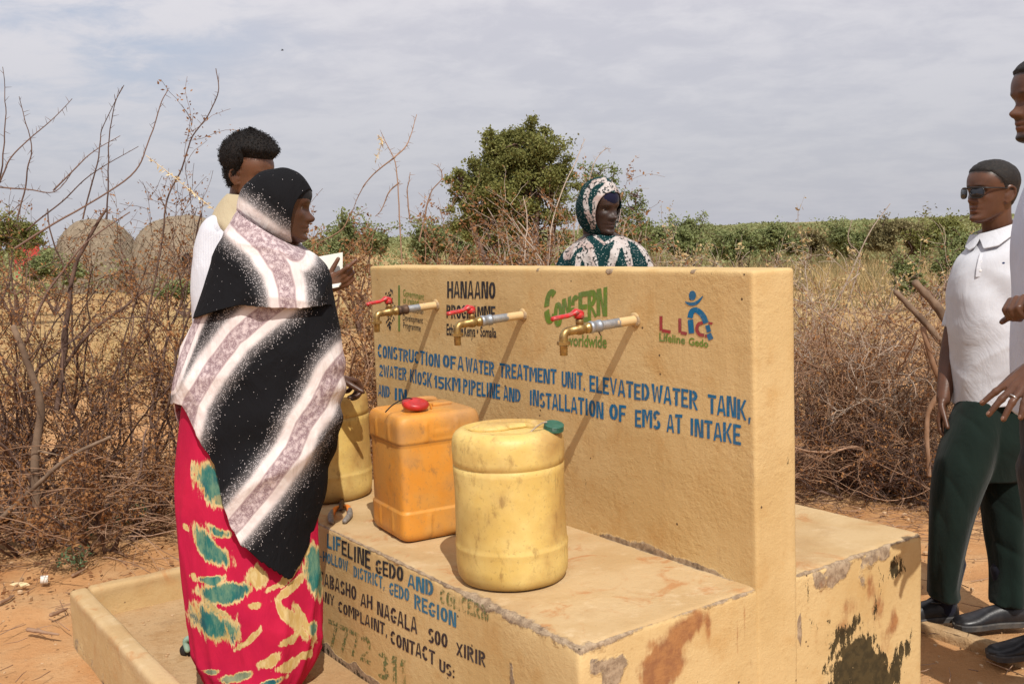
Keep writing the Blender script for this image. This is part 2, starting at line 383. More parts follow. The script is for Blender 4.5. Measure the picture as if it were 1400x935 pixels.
def m_shawl():                             # black shawl, white bands with a mauve lace strip, speckled borders
    g = G('shawl_cloth'); d = g.attr('band')
    d = g.math('ADD', d, g.math('MULTIPLY', g.math('SUBTRACT', g.noise(9, 3), .5), .012))
    v = g.vor(310); sc = g.n.new('ShaderNodeSeparateColor'); g.L.new(v.outputs['Color'], sc.inputs[0])
    prob = g.rng(d, .056, .128, .95, 0., False); prob = g.math('POWER', prob, 1.5)
    dot = g.math('MULTIPLY', g.math('LESS_THAN', sc.outputs[0], prob), g.math('LESS_THAN', v.outputs['Distance'], .38))
    sparse = g.math('MULTIPLY', g.math('LESS_THAN', sc.outputs[1], .012), g.math('LESS_THAN', v.outputs['Distance'], .3))
    gy = g.math('POWER', g.rng(d, .052, .115, 1., 0., False), 2.2); blk = g.mix(g.math('MAXIMUM', dot, sparse), g.mix(g.math('MULTIPLY', gy, .55), (.0075, .0075, .009), (.50, .46, .46)), (.50, .46, .46))
    wh = g.mix(g.rng(g.noise(20, 4), .35, .65), (.66, .58, .565), (.74, .68, .66))
    c = g.mix(g.rng(d, .050, .072), wh, blk)
    lv = g.vor(260); lace = g.math('MULTIPLY', g.rng(lv.outputs['Distance'], .2, .42), g.rng(g.noise(70, 3), .3, .6))
    rim = g.math('COMPARE', d, .027, .0032)
    mauve = g.mix(g.math('MULTIPLY', lace, .8), (.60, .50, .50), (.19, .115, .135))
    c = g.mix(g.rng(d, .0255, .0285, 1, 0), c, mauve)
    c = g.mix(g.math('MULTIPLY', rim, .55), c, (.32, .22, .235))
    g.bump(g.noise(520, 2), .15, .002); g.bump(g.noise(11, 4, .55, g.map((1, 1, .45), rot=(0, R(38), 0)), .6), .55, .03); g.bump(g.noise(34, 3, .5, g.map((1, 1, .4), rot=(0, R(38), 0))), .25, .01)
    return g.fin(c, .88, .12)
def m_skirt():
    g = G('tie_dye_cloth'); d = g.attr('motif'); kind = g.attr('tan')
    st = g.noise(46, 6, .75, g.map((1, 1, .22), rot=(0, R(55), 0)))
    fe = g.noise(11, 5, .7, g.map((1, 1, .4), rot=(0, R(55), 0))); dd = g.math('ADD', g.math('ADD', d, g.math('MULTIPLY', g.math('SUBTRACT', st, .5), 1.7)), g.math('MULTIPLY', g.math('SUBTRACT', fe, .5), 1.5))
    red = g.mix(g.rng(g.noise(7, 4), .35, .7), (.50, .013, .055), (.41, .009, .048))
    cream = g.mix(g.rng(st, .4, .65), (.64, .50, .25), (.45, .32, .10))
    teal = g.mix(g.rng(g.noise(34, 6, .72, g.map((1, 1, .35), rot=(0, R(35), 0))), .38, .62), (.02, .135, .125), (.13, .24, .16))
    teal = g.mix(g.rng(g.noise(9, 4), .5, .68), teal, (.012, .075, .11))
    inner = g.mix(kind, teal, g.mix(g.rng(st, .45, .6), (.50, .34, .12), (.60, .46, .22)))
    c = g.mix(g.rng(dd, .86, 1.04), cream, red)
    c = g.mix(g.rng(dd, .62, .84), inner, c)
    g.bump(g.noise(380, 2), .15, .002); g.bump(g.noise(9, 4, .55, g.map((1, 1, .3)), .5), .5, .03)
    return g.fin(c, .85, .15)
def m_scarf():
    g = G('scarf_cloth'); k = g.attr('white')
    k = g.math('ADD', k, g.math('MULTIPLY', g.math('SUBTRACT', g.noise(34, 5, .65), .5), .6))
    v = g.vor(110); gr = g.mix(g.math('LESS_THAN', v.outputs['Distance'], .22), (.005, .03, .032), (.30, .33, .32))
    v2 = g.vor(95); bl = g.math('MULTIPLY', g.rng(v2.outputs['Distance'], .5, .62), g.rng(g.noise(30, 3), .42, .52))
    wh = g.mix(g.rng(g.noise(12, 4), .42, .62), (.50, .46, .44), (.40, .31, .28)); wh = g.mix(bl, wh, (.03, .035, .035))
    c = g.mix(g.rng(k, .45, .55), gr, wh)
    g.bump(g.noise(18, 4), .5, .012)
    return g.fin(c, .9, .12)
def m_leaf(name, c, c2, tr=.25):
    g = G(name); oi = g.n.new('ShaderNodeNewGeometry'); col = g.mix(g.rng(oi.outputs['Random Per Island'], 0, 1, smooth=False), c, c2)
    col = g.mix(g.rng(g.noise(1.3, 3), .4, .65, 0, .5), col, tuple((a+b)*.32 for a, b in zip(c, c2)))
    g.fin(col, .7, .2); t = g.n.new('ShaderNodeBsdfTranslucent'); g.put(t.inputs[0], col); mx = g.n.new('ShaderNodeMixShader'); mx.inputs[0].default_value = tr
    g.L.new(g.b.outputs[0], mx.inputs[1]); g.L.new(t.outputs[0], mx.inputs[2]); g.L.new(mx.outputs[0], g.out.inputs[0]); return g.m
def m_bark(name, c, c2):
    g = G(name); oi = g.n.new('ShaderNodeNewGeometry'); col = g.mix(g.rng(g.noise(9, 5), .35, .65), c, c2)
    col = g.mix(g.rng(oi.outputs['Random Per Island'], .55, 1, 0, .8), col, tuple(min(1, x*1.45) for x in c2))
    g.bump(g.noise(60, 4, .6, g.map((1, 1, .2))), .5, .006)
    return g.fin(col, .9, .15)
def m_brass():
    g = G('brass'); n1 = g.noise(45, 5); col = g.mix(g.rng(n1, .4, .65), (.46, .32, .12), (.30, .19, .075)); col = g.mix(g.rng(g.noise(130, 4), .5, .7, 0, .5), col, (.20, .12, .05))
    g.bump(g.noise(90, 4), .2, .003); return g.fin(col, g.rng(n1, .3, .7, .3, .5), .5, Metallic=.85)
def m_pipe():
    g = G('galvanised_pipe'); n1 = g.noise(30, 5, .6); col = g.mix(g.rng(n1, .4, .6), (.33, .36, .40), (.46, .47, .48))
    k = g.math('ADD', g.attr('paint'), g.math('MULTIPLY', g.math('SUBTRACT', g.noise(36, 6, .7), .5), .9)); k = g.rng(k, .46, .54)
    col = g.mix(k, col, (.60, .43, .22)); col = g.mix(g.rng(g.noise(55, 5, .7), .58, .7, 0, .7), col, (.16, .08, .04))
    g.bump(n1, .2, .003); return g.fin(col, .5, .4, Metallic=g.math('SUBTRACT', .75, g.math('MULTIPLY', k, .75)))

M = dict(soil=m_soil(), paint=m_paint('ochre_paint'), dustfloor=m_floor(), brass=m_brass(), pipe=m_pipe(),
    blue=m_letter('blue_letter_paint', (.014, .135, .29)), black=m_letter('black_letter_paint', (.022, .020, .024)), green=m_letter('green_letter_paint', (.15, .24, .035)),
    red=m_letter('red_letter_paint', (.34, .045, .045)), fgreen=m_letter('faded_green_letter_paint', (.17, .20, .06), .33), fblack=m_letter('brown_black_letter_paint', (.045, .026, .026), .05), fblue=m_letter('worn_blue_letter_paint', (.04, .17, .28), .07),
    yellow=m_plastic('yellow_plastic', (.62, .43, .125), (.70, .53, .19), (.44, .27, .09), 1.0), orange=m_plastic('orange_plastic', (.64, .265, .036), (.60, .29, .06), (.42, .22, .08), .95),
    redplas=simple('red_plastic', (.50, .025, .022), (.36, .02, .018), 30, .4, .5, .1), greenplas=simple('green_plastic', (.018, .095, .06), (.03, .12, .08), 40, .4, .5),
    redlever=simple('red_lever_paint', (.56, .02, .022), (.40, .015, .015), 60, .38, .5, .15, 120, (.30, .10, .08), 90),
    string=simple('black_cord', (.015, .013, .012), rough=.8), rope=simple('pale_string', (.42, .34, .27), (.25, .19, .14), 200, .9),
    skin1=m_skin('skin_brown', (.115, .05, .027)), skin2=m_skin('skin_dark', (.042, .021, .015), .44), skin3=m_skin('skin_warm_brown', (.135, .058, .030)), skin4=m_skin('skin_deep_brown', (.085, .037, .021)),
    hair=simple('black_hair', (.008, .007, .007), (.018, .014, .012), 90, .75, .2, .6, 140), crop=simple('cropped_hair', (.012, .010, .009), (.022, .017, .014), 120, .6, .3, .8, 260),
    shawl=m_shawl(), skirt=m_skirt(), scarf=m_scarf(), blackcloth=m_cloth('black_cloth', (.010, .010, .012)),
    shirt=m_cloth('white_striped_shirt', (.62, .63, .68), None, .85, 400, .12, (30, (.52, .53, .60))), polo=m_cloth('white_polo_cloth', (.56, .57, .605), (.51, .52, .56), .85, 600, .2), bluecloth=m_cloth('pale_blue_cloth', (.52, .57, .70)),
    beige=m_cloth('beige_cloth', (.47, .40, .27), (.42, .35, .23)), trouser=m_cloth('shaded_dark_green_cloth', (.0075, .0165, .0125), (.006, .013, .010), .88), darktrouser=m_cloth('dark_cloth', (.02, .02, .024)), dress=m_cloth('dark_green_dress_cloth', (.008, .04, .04)), navy=m_cloth('navy_cloth', (.008, .008, .028)),  # trouser: dark green, deepened in its colour for shade falling over the legs
    shoe=simple('black_leather', (.012, .012, .014), (.022, .021, .022), 40, .38, .5, .1), sole=simple('shoe_sole', (.05, .048, .048), (.09, .08, .07), 30, .7), sock=m_cloth('dark_sock', (.012, .012, .022)),
    sandal=simple('green_sandal', (.22, .34, .26), (.30, .42, .33), 30, .6), rubber=simple('dark_rubber', (.02, .018, .017), rough=.7), paper=simple('paper', (.80, .80, .72), (.74, .74, .67), 12, .8), lens=simple('dark_lens', (.008, .009, .014), rough=.08, spec=.7), plate=simple('black_frame', (.012, .011, .011), rough=.3, spec=.5), silver=simple('silver', (.6, .6, .6), rough=.3, Metallic=.9),
    nail=simple('fingernail', (.17, .085, .055), (.2, .105, .07), 60, .35, .5), eye=simple('eye_white', (.20, .17, .15), rough=.25, spec=.5), iris=simple('dark_iris', (.01, .006, .005), rough=.15, spec=.6),
    plier=simple('orange_grip', (.75, .22, .03), (.6, .18, .03), 40, .5), grip=simple('grey_grip', (.17, .155, .145), (.24, .22, .20), 60, .55), steel=simple('rusty_steel', (.12, .07, .045), (.07, .045, .035), 60, .6, Metallic=.4),
    bark=m_bark('dry_bark', (.215, .12, .07), (.32, .20, .13)), darkbark=m_bark('dark_bark', (.095, .06, .048), (.165, .105, .08)), paletwig=m_bark('pale_twig_bark', (.33, .25, .19), (.42, .34, .27)), log=m_bark('weathered_log', (.12, .08, .055), (.23, .16, .11)),
    dry=m_leaf('dry_leaves', (.235, .10, .04), (.42, .215, .085)), drydark=m_leaf('dark_dry_leaves', (.25, .11, .05), (.38, .20, .09)), straw=m_leaf('dry_straw', (.47, .34, .15), (.60, .46, .24)), olive=m_leaf('olive_leaves', (.145, .155, .04), (.26, .26, .085)), leaf=m_leaf('green_leaves', (.18, .22, .075), (.29, .315, .145)), pale=m_leaf('pale_green_leaves', (.15, .20, .06), (.23, .26, .09)), farleaf=m_leaf('far_scrub_leaves', (.23, .255, .10), (.32, .33, .16)), creeper=m_leaf('grey_green_leaves', (.10, .17, .085), (.17, .25, .13)), khaki=m_leaf('khaki_leaves', (.20, .17, .075), (.28, .24, .12)),
    thatch=simple('thatch', (.21, .165, .115), (.29, .235, .17), 16, .95, .1, .9, 30, (.20, .155, .11), 3), hole=simple('dark_opening', (.01, .008, .006)), redtarp=simple('red_cloth', (.50, .06, .05), (.4, .05, .04), 5, .8), pebble=simple('pebble', (.50, .34, .20), (.40, .25, .13), 12, .9), bird=simple('bird_feathers', (.03, .03, .035)), ribbon=simple('pale_plastic_shred', (.70, .56, .32), (.62, .46, .24), 20, .7), whiteplas=simple('white_plastic', (.72, .68, .62), (.6, .54, .46), 30, .6), button=simple('white_button', (.7, .7, .7), rough=.4), logoblue=simple('dark_blue_thread', (.02, .03, .09)))

# ------------------------------------------------------------------ ground
def ground():
    def axis(fine0, fine1, st, lo, hi):
        a = list(np.arange(fine0, fine1, st)); s = st; x = a[-1]
        while x < hi: s *= 1.09; x += s; a.append(x)
        s = st; x = a[0]
        while x > lo: s *= 1.09; x -= s; a.insert(0, x)
        return np.array(a)
    xs = axis(-4.2, 4.2, .035, -900, 900); ys = axis(2.2, 8.5, .035, -30, 1400)
    X, Y = np.meshgrid(xs, ys); P = np.stack([X, Y, np.zeros_like(X)], -1)
    near = 1/(1+(np.hypot(X, Y-4)/14)**2)
    Z = .05*fbm(P*.9, 3, 4)+.022*fbm(P*6, 9, 3)*near+.07*fbm(P*.05, 21, 3)*sm(14, 60, Y)
    Z += .012*np.maximum(0, fbm(P*2.5, 14, 3))
    q = uvz(P); ins = sm(-2.85, -2.5, q[..., 0])*sm(.9, .5, q[..., 0])*sm(-1.1, -.8, q[..., 1])*sm(2.6, 2.1, q[..., 1])
    Z = Z*(1-.75*ins)-.02*ins-.01
    P[..., 2] = Z
    far = sm(8.5, 15, Y+2.0*fbm(P*.5, 5, 3))*np.clip(.62+.9*fbm(P*np.array([.25, .12, 0]), 31, 4), 0, 1)
    o = mk('ground', P.reshape(-1, 3), np.array(grid_faces(len(ys), len(xs), False)), M['soil'], smooth=True, attrs={'far': far.ravel(), 'veg': sm(70, 220, Y).ravel()*.85})
    tag(o, kind='structure')
ground()

# ------------------------------------------------------------------ kiosk
def rough_box(name, u0, u1, v0, v1, z0, z1, res, rr, amp, parent, fattr, edge=None, mat='paint'):
    lo = np.array([u0, v0, z0]); hi = np.array([u1, v1, z1]); Vs = []; Fs = []; off = 0
    for ax in range(3):
        b, c = [i for i in range(3) if i != ax]
        nb = max(2, int((hi[b]-lo[b])/res)+1); nc = max(2, int((hi[c]-lo[c])/res)+1)
        gb, gc = np.meshgrid(np.linspace(lo[b], hi[b], nb), np.linspace(lo[c], hi[c], nc), indexing='ij')
        for side in (0, 1):
            if ax == 2 and side == 0: continue
            Pt = np.zeros((nb, nc, 3)); Pt[..., b] = gb; Pt[..., c] = gc; Pt[..., ax] = (lo, hi)[side][ax]
            Vs.append(Pt.reshape(-1, 3)); flip = (side == 0) ^ (ax == 1)
            Fs.append(np.array(grid_faces(nb, nc, False, off, flip))); off += nb*nc
    V = np.concatenate(Vs); F = np.concatenate(Fs)
    key = np.round(V*1e4).astype(np.int64); _, idx, inv = np.unique(key, axis=0, return_index=True, return_inverse=True)
    V = V[idx]; F = inv.ravel()[F]
    a = fattr(V)
    q = np.clip(V, lo+rr, hi-rr); q[:, 2] = np.maximum(np.minimum(V[:, 2], hi[2]-rr), lo[2]-1)
    d = V-q; L = np.linalg.norm(d, axis=1)+1e-9; nn = d/L[:, None]
    nrv = (np.abs(d) > 1e-6).sum(1)
    V2 = q+nn*rr
    V2 = V2+nn*(amp*fbm(V*9, 2, 4))[:, None]
    if edge is not None: V2 = V2+edge(V, nn, nrv)
    W = P_+V2[:, :1]*A_+V2[:, 1:2]*N_+V2[:, 2:]*np.array([0, 0, 1.])
    return mk(name, W, F, M[mat], parent, smooth=True, attrs=a)
kiosk = thing('water_kiosk', W3(-1, .6, 0), 'ochre painted concrete water point with stencilled wall between two low platforms', 'water kiosk')
def discs(V, lst, plane, rs_=1.):
    out = np.zeros(len(V)); wn = fbm(V*11, 77, 4); wn2 = fbm(V*24, 55, 4)
    for px, py, r, s, *st in lst:
        X = uvz(onplane(px, py, P_, A_ if plane == 'end' else N_))
        e = st[0] if st else 1.0; r = r*rs_
        c = V[:, 1] if plane == 'end' else V[:, 0]; cc = X[1] if plane == 'end' else X[0]
        d = np.hypot(c-cc, (V[:, 2]-X[2])/e)
        d = d*(1+.5*wn)+.4*r*wn2
        k = s*np.clip(1.25-.85*d/r, 0, 1); out = np.where(k > 0, np.maximum(out, k)+.35*np.minimum(out, k), out)
    return np.minimum(out, 1.1)
def fp(V):
    u, v, z = V.T
    de = np.hypot(v, ZP-z); dr = np.hypot(u, ZP-z)
    k = .012+.026*sm(-.75, -.3, u)+.012*vnoise(V*6, 3)
    wear = np.maximum(np.exp(-de/np.maximum(k, .004))*.92, np.exp(-dr/(.016+.03*sm(.22, .03, v)))*.95)
    wear = np.where((z > ZP-1e-4) & (v > .05), np.exp(-np.maximum(-u, 0)/.01)*.6, wear)
    end = (u > -1e-4)
    wear = np.maximum(wear, end*discs(V, [(835, 925, .05, .75), (815, 912, .04, .6), (850, 905, .035, .55)], 'end'))
    wear = np.maximum(wear, (v < 1e-4)*discs(V, [(700, 930, .018, .72, 4.), (760, 880, .03, .6)], 'front'))
    wear = np.maximum(wear, (v < 1e-4)*(1-sm(.02, .05, z-ZF+.018*vnoise(V*14, 8)))*.78)
    wear = np.maximum(wear, (z > ZP-1e-4)*np.exp(-np.maximum(VW-v, 0)/.02)*sm(-1.1, -.6, u)*.62)
    rust = end*discs(V, [(935, 862, .042, .9), (915, 895, .05, 1.), (900, 930, .06, 1.), (955, 845, .03, .85), (968, 860, .012, .75, 5), (1018, 850, .006, .75, 9), (1008, 880, .005, .65, 12), (985, 850, .005, .6, 7)], 'end', 1.2)
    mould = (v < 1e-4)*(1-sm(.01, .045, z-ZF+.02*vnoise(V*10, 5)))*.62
    return dict(wear=wear, rust=rust, mould=mould, top=sm(ZP-.012, ZP-.002, z)*1.0)
def edge_fp(V, nn, nrv):
    u, v, z = V.T; n1 = .5+.5*fbm(V*16, 4, 4)
    de = np.hypot(v, ZP-z); dr = np.hypot(u, ZP-z)
    dc = np.sqrt(u*u+v*v+(z-ZP)**2)
    a = .006+.011*sm(-.8, -.3, u)
    e = np.exp(-de/.018)*n1*a+np.exp(-dr/.014)*n1*.007+np.exp(-dc/.035)*.016
    return -nn*e[:, None]
rough_box('front_platform', -1.92, 0, 0, VW+.02, ZF-.05, ZP, .0095, .012, .0012, kiosk, fp, edge_fp)
def rp(V):
    u, v, z = V.T; end = u > -1e-4
    dr = np.hypot(u, ZP-z)
    wear = np.exp(-dr/.02)*.9
    wear = np.maximum(wear, end*discs(V, [(1150, 775, .06, .8), (1190, 765, .06, .8), (1120, 790, .045, .62), (1180, 795, .05, .66), (1140, 770, .07, .8), (1210, 755, .05, .8), (1093, 860, .010, .85, 9.)], 'end'))
    wear = np.where((z > ZP-1e-4), np.maximum(np.exp(-np.maximum(-u, 0)/.02)*.7, np.exp(-np.maximum(1.404-v, 0)/.02)*.6), wear)
    rust = end*discs(V, [(1190, 800, .03, .85, 2), (1200, 835, .03, .8, 2), (1222, 850, .02, .8, 2.5), (1210, 880, .03, .7, 2), (1165, 830, .04, .7), (1130, 800, .035, .6), (1150, 860, .04, .7), (1115, 880, .03, .5, 2)], 'end', 1.35)
    mould = end*discs(V, [(1224, 775, .022, .78), (1205, 790, .014, .72, 2), (1112, 858, .015, .75), (1148, 872, .035, .8), (1160, 895, .05, .95), (1150, 925, .055, 1.05), (1185, 925, .055, 1.05), (1205, 935, .045, 1.), (1228, 905, .022, .95, 2), (1242, 885, .012, .9, 2.), (1135, 848, .012, .75), (1170, 855, .025, .72), (1195, 838, .01, .75, 3), (1180, 880, .03, .75), (1104, 808, .006, .75, 3), (1170, 960, .09, 1.1), (1200, 780, .018, .62)], 'end', 1.75)
    return dict(wear=wear, rust=rust, mould=mould, top=sm(ZP-.012, ZP-.002, z)*.92)
rough_box('rear_platform', -1.92, 0, VW+VT-.02, VW+VT+VR, -.05, ZP, .012, .014, .0018, kiosk, rp, lambda V, nn, nrv: -nn*(np.exp(-np.hypot(V[:, 0], ZP-V[:, 2])/.02)*(.5+.5*fbm(V*16, 4, 4))*.008)[:, None])
WAMP = .0012
def wp(V):
    u, v, z = V.T
    base = (1-sm(ZP+.0, ZP+.055+.03*vnoise(V*7, 3), z))*sm(-.85, -.6, u)*(1-sm(-.16, -.06, u))*.78*(v < VW+.01)
    topc = np.exp(-np.hypot(np.maximum(-u, 0)/2.2, ZW-z)/.07)*.30*(v < VW+.01)
    topc = np.maximum(topc, (v < VW+.004)*(z > ZP)*np.exp(-np.maximum(-u, 0)/.05)*(.18+.22*sm(1.1, 1.35, z)))
    chips = np.zeros(len(V))
    for uu, r in ((-.58, .022), (-.22, .014), (-.95, .012)):
        chips = np.maximum(chips, .85*(1-sm(.3*r, r, np.hypot((u-uu)*.7, z-ZW+.004))))
    return dict(wear=np.maximum(base, chips*(v < VW+.03)), rust=topc, mould=np.zeros(len(V)), top=np.zeros(len(V)))
rough_box('tap_wall', -UL, .0035, VW, VW+VT, .1, ZW, .0085, .0085, WAMP, kiosk, wp)
zero = lambda V: dict(wear=np.zeros(len(V)), rust=.2*np.ones(len(V)), mould=np.zeros(len(V)), top=sm(-1, 0, V[:, 2]))
def rimattr(V):
    t = sm(.14, .19, V[:, 2]); return dict(wear=.27+.2*sm(.06, -.01, V[:, 2])+.12*fbm(V*5, 3, 3), rust=.20+.25*fbm(V*4, 8, 3), mould=np.zeros(len(V)), top=.45+t*.5)
rough_box('basin_floor', -2.42, -.001, -.58, 1.0, -.05, ZF, .03, .004, .004, kiosk, zero, None, 'dustfloor')
RIMZ = .2
rough_box('basin_rim', -2.44, .3, -.64, -.568, -.06, RIMZ, .012, .016, .004, kiosk, rimattr)
rough_box('basin_rim', -2.455, -2.385, -.567, .98, -.06, RIMZ, .012, .016, .004, kiosk, rimattr)
tag(rough_box('low_kerb', -1.2, 1.3, 1.94, 2.0, -.06, .018, .02, .012, .004, None, rimattr, None, 'dustfloor'), 'low worn concrete kerb half buried in the soil beside the black shoes', 'kerb')

# ------------------------------------------------------------------ lettering
def q_(*p): return [tuple(p[i:i+2]) for i in range(0, len(p), 2)]
def r_(x0, y0, x1, y1): return [(x0, y0), (x1, y0), (x1, y1), (x0, y1)]
def arc(cx, cy, rx, ry, a0, a1, tx=.31, ty=.17, n=9):
    o = []; an = [R(a0+(a1-a0)*i/n) for i in range(n+1)]
    f = lambda a, k: (cx+(rx-(tx if k else 0))*math.cos(a), cy+(ry-(ty if k else 0))*math.sin(a))
    for a, b in zip(an[:-1], an[1:]): o.append([f(a, 1), f(a, 0), f(b, 0), f(b, 1)])
    return o
GL = {
 'A': (1, [q_(0, 0, .24, 0, .47, 1, .30, 1), q_(.76, 0, 1, 0, .70, 1, .53, 1), q_(.31, .2, .46, .2, .46, .36, .35, .36), q_(.54, .2, .69, .2, .65, .36, .54, .36)]),
 'B': (.95, [r_(0, 0, .26, 1)]+arc(.36, .745, .58, .255, -85, 85)+arc(.36, .255, .64, .255, -85, 85)),
 'C': (.95, arc(.52, .5, .52, .5, 45, 172)+arc(.52, .5, .52, .5, 188, 315)), 'D': (1, [r_(0, 0, .26, 1)]+arc(.36, .5, .64, .5, -85, 85)),
 'E': (.85, [r_(0, 0, .28, 1), r_(.28, .84, 1, 1), r_(.28, .43, .86, .58), r_(.28, 0, 1, .16)]), 'F': (.82, [r_(0, 0, .28, 1), r_(.28, .84, 1, 1), r_(.28, .42, .86, .57)]),
 'G': (1, arc(.52, .5, .52, .5, 45, 172)+arc(.52, .5, .52, .5, 188, 318)+[r_(.56, .36, 1, .5)]),
 'H': (1, [r_(0, 0, .26, 1), r_(.74, 0, 1, 1), r_(.26, .42, .46, .58), r_(.54, .42, .74, .58)]), 'I': (.42, [r_(.15, 0, .85, 1)]),
 'K': (1, [r_(0, 0, .26, 1), q_(.33, .5, .5, .42, 1, 1, .72, 1), q_(.44, .40, .54, .58, 1, 0, .73, 0)]), 'L': (.82, [r_(0, 0, .29, 1), r_(.29, 0, 1, .17)]),
 'M': (1.3, [r_(0, 0, .2, 1), r_(.8, 0, 1, 1), q_(.22, 1, .38, 1, .485, .5, .485, .2), q_(.62, 1, .78, 1, .515, .2, .515, .5)]),
 'N': (1.05, [r_(0, 0, .24, 1), r_(.76, 0, 1, 1), q_(.26, 1, .48, 1, .74, 0, .52, 0)]), 'O': (1, arc(.5, .5, .5, .5, 98, 262)+arc(.5, .5, .5, .5, -82, 82)),
 'P': (.95, [r_(0, 0, .26, 1)]+arc(.36, .72, .62, .28, -85, 85)), 'R': (1, [r_(0, 0, .26, 1), q_(.40, .42, .66, .42, 1, 0, .74, 0)]+arc(.36, .72, .60, .28, -85, 85)),
 'S': (.92, arc(.5, .74, .48, .26, 20, 250)+arc(.5, .26, .5, .26, -160, 70)), 'T': (.95, [r_(0, .83, 1, 1), r_(.36, 0, .64, .80)]),
 'U': (1, [r_(0, .3, .26, 1), r_(.74, .3, 1, 1)]+arc(.5, .3, .5, .3, 180, 264, .26)+arc(.5, .3, .5, .3, 276, 360, .26)),
 'V': (1, [q_(0, 1, .26, 1, .49, .1, .40, 0), q_(.74, 1, 1, 1, .60, 0, .51, .1)]), 'W': (1.45, [q_(0, 1, .18, 1, .27, 0, .17, 0), q_(.40, .9, .48, .9, .38, 0, .29, 0), q_(.52, .9, .60, .9, .71, 0, .62, 0), q_(.82, 1, 1, 1, .83, 0, .73, 0)]),
 'X': (1, [q_(0, 0, .28, 0, 1, 1, .72, 1), q_(0, 1, .28, 1, .47, .62, .37, .5), q_(.63, .5, .53, .38, .72, 0, 1, 0)]), 'Y': (1, [q_(0, 1, .28, 1, .49, .5, .36, .42), q_(.72, 1, 1, 1, .64, .42, .51, .5), r_(.37, 0, .63, .4)]),
 'Q': (1, arc(.5, .5, .5, .5, 98, 262)+arc(.5, .5, .5, .5, -60, 82)+[q_(.55, .2, .75, .2, 1, -.08, .8, -.08)]),
 '0': (1, arc(.5, .5, .5, .5, 98, 262)+arc(.5, .5, .5, .5, -82, 82)), '1': (.62, [r_(.38, 0, .85, 1), q_(0, .66, .36, .74, .36, 1, .28, 1)]),
 '2': (.95, arc(.5, .7, .48, .3, -28, 165)+[q_(.62, .46, .92, .5, .34, .17, 0, .17), r_(0, 0, 1, .155)]), '3': (.95, arc(.45, .75, .5, .25, -80, 150)+arc(.45, .25, .55, .25, -150, 80)),
 '5': (.95, [r_(0, .84, .95, 1), r_(0, .5, .27, .84)]+arc(.42, .32, .58, .32, -150, 105)), '7': (.9, [r_(0, .83, 1, 1), q_(.68, .81, 1, .81, .5, 0, .2, 0)]),
 ',': (.35, [q_(.3, .17, .9, .17, .55, -.16, .2, -.12)]), '.': (.35, [r_(.2, 0, .85, .17)]), ':': (.35, [r_(.2, .02, .85, .2), r_(.2, .5, .85, .68)]), '-': (.5, [r_(0, .42, 1, .56)]), ' ': (.7, []), 'E ': (0, [])}
def solid_word(text, fat=.035):
    V = []; F = []; x = 0; rn = random.Random(len(text)*7+ord(text[0]))
    for ch in text:
        wd, pl = GL[ch]; ps = .66*wd; dy = rn.uniform(-.03, .03); sy = rn.uniform(.95, 1.04)
        for p in pl:
            F.append(tuple(range(len(V), len(V)+len(p)))); mx_ = sum(a for a, b in p)/len(p)
            V += [(x+(a+fat*(1 if a > mx_ else -1))*ps+rn.uniform(-.008, .008), dy+b*sy+rn.uniform(-.008, .008)) for a, b in p]
        x += ps+.125
    return np.array(V), F, x-.125
def font_word(text, bold=.012):
    cu = bpy.data.curves.new('t', 'FONT'); cu.body = text; cu.offset = bold; cu.resolution_u = 3
    o = bpy.data.objects.new('t', cu); COL.objects.link(o); me = bake(o)
    V = np.array([v.co[:2] for v in me.vertices]); F = [tuple(p.vertices) for p in me.polygons]
    bpy.data.objects.remove(o); bpy.data.curves.remove(cu); bpy.data.meshes.remove(me)
    V[:, 0] -= V[:, 0].min(); return V, F, V[:, 0].max()
def put_word(V, F, wd, q, plane, mat, name='painted_word', lift=.0011, h=1.0):
    xl, t0, b0, xr, t1, b1 = q; Q = P_+N_*(VW if plane == 'wall' else 0)
    c = [onplane(x, y, Q, N_) for x, y in ((xl, b0), (xr, b1), (xr, t1), (xl, t0))]
    s = (V[:, 0]/wd)[:, None]; t = (V[:, 1]/h)[:, None]
    W = c[0]*(1-s)*(1-t)+c[1]*s*(1-t)+c[2]*s*t+c[3]*(1-s)*t
    ji = np.zeros(len(V))
    for k, f in enumerate(F): ji[list(f)] = (k % 7)*.00006
    W = W-N_*(lift+ji+WAMP*fbm(uvz(W)*9, 2, 4))[:, None]
    F2 = [f if np.cross(np.subtract(V[f[1]], V[f[0]]), np.subtract(V[f[2]], V[f[0]])) > 0 else f[::-1] for f in F]
    return mk(name, W, F2, mat, kiosk)
def word(text, q, plane, mat, fat=.035): return put_word(*solid_word(text, fat), q, plane, mat)
def fword(text, q, plane, mat, bold=.012, h=.72): return put_word(*font_word(text, bold), q, plane, mat, h=h)
B_ = M['blue']
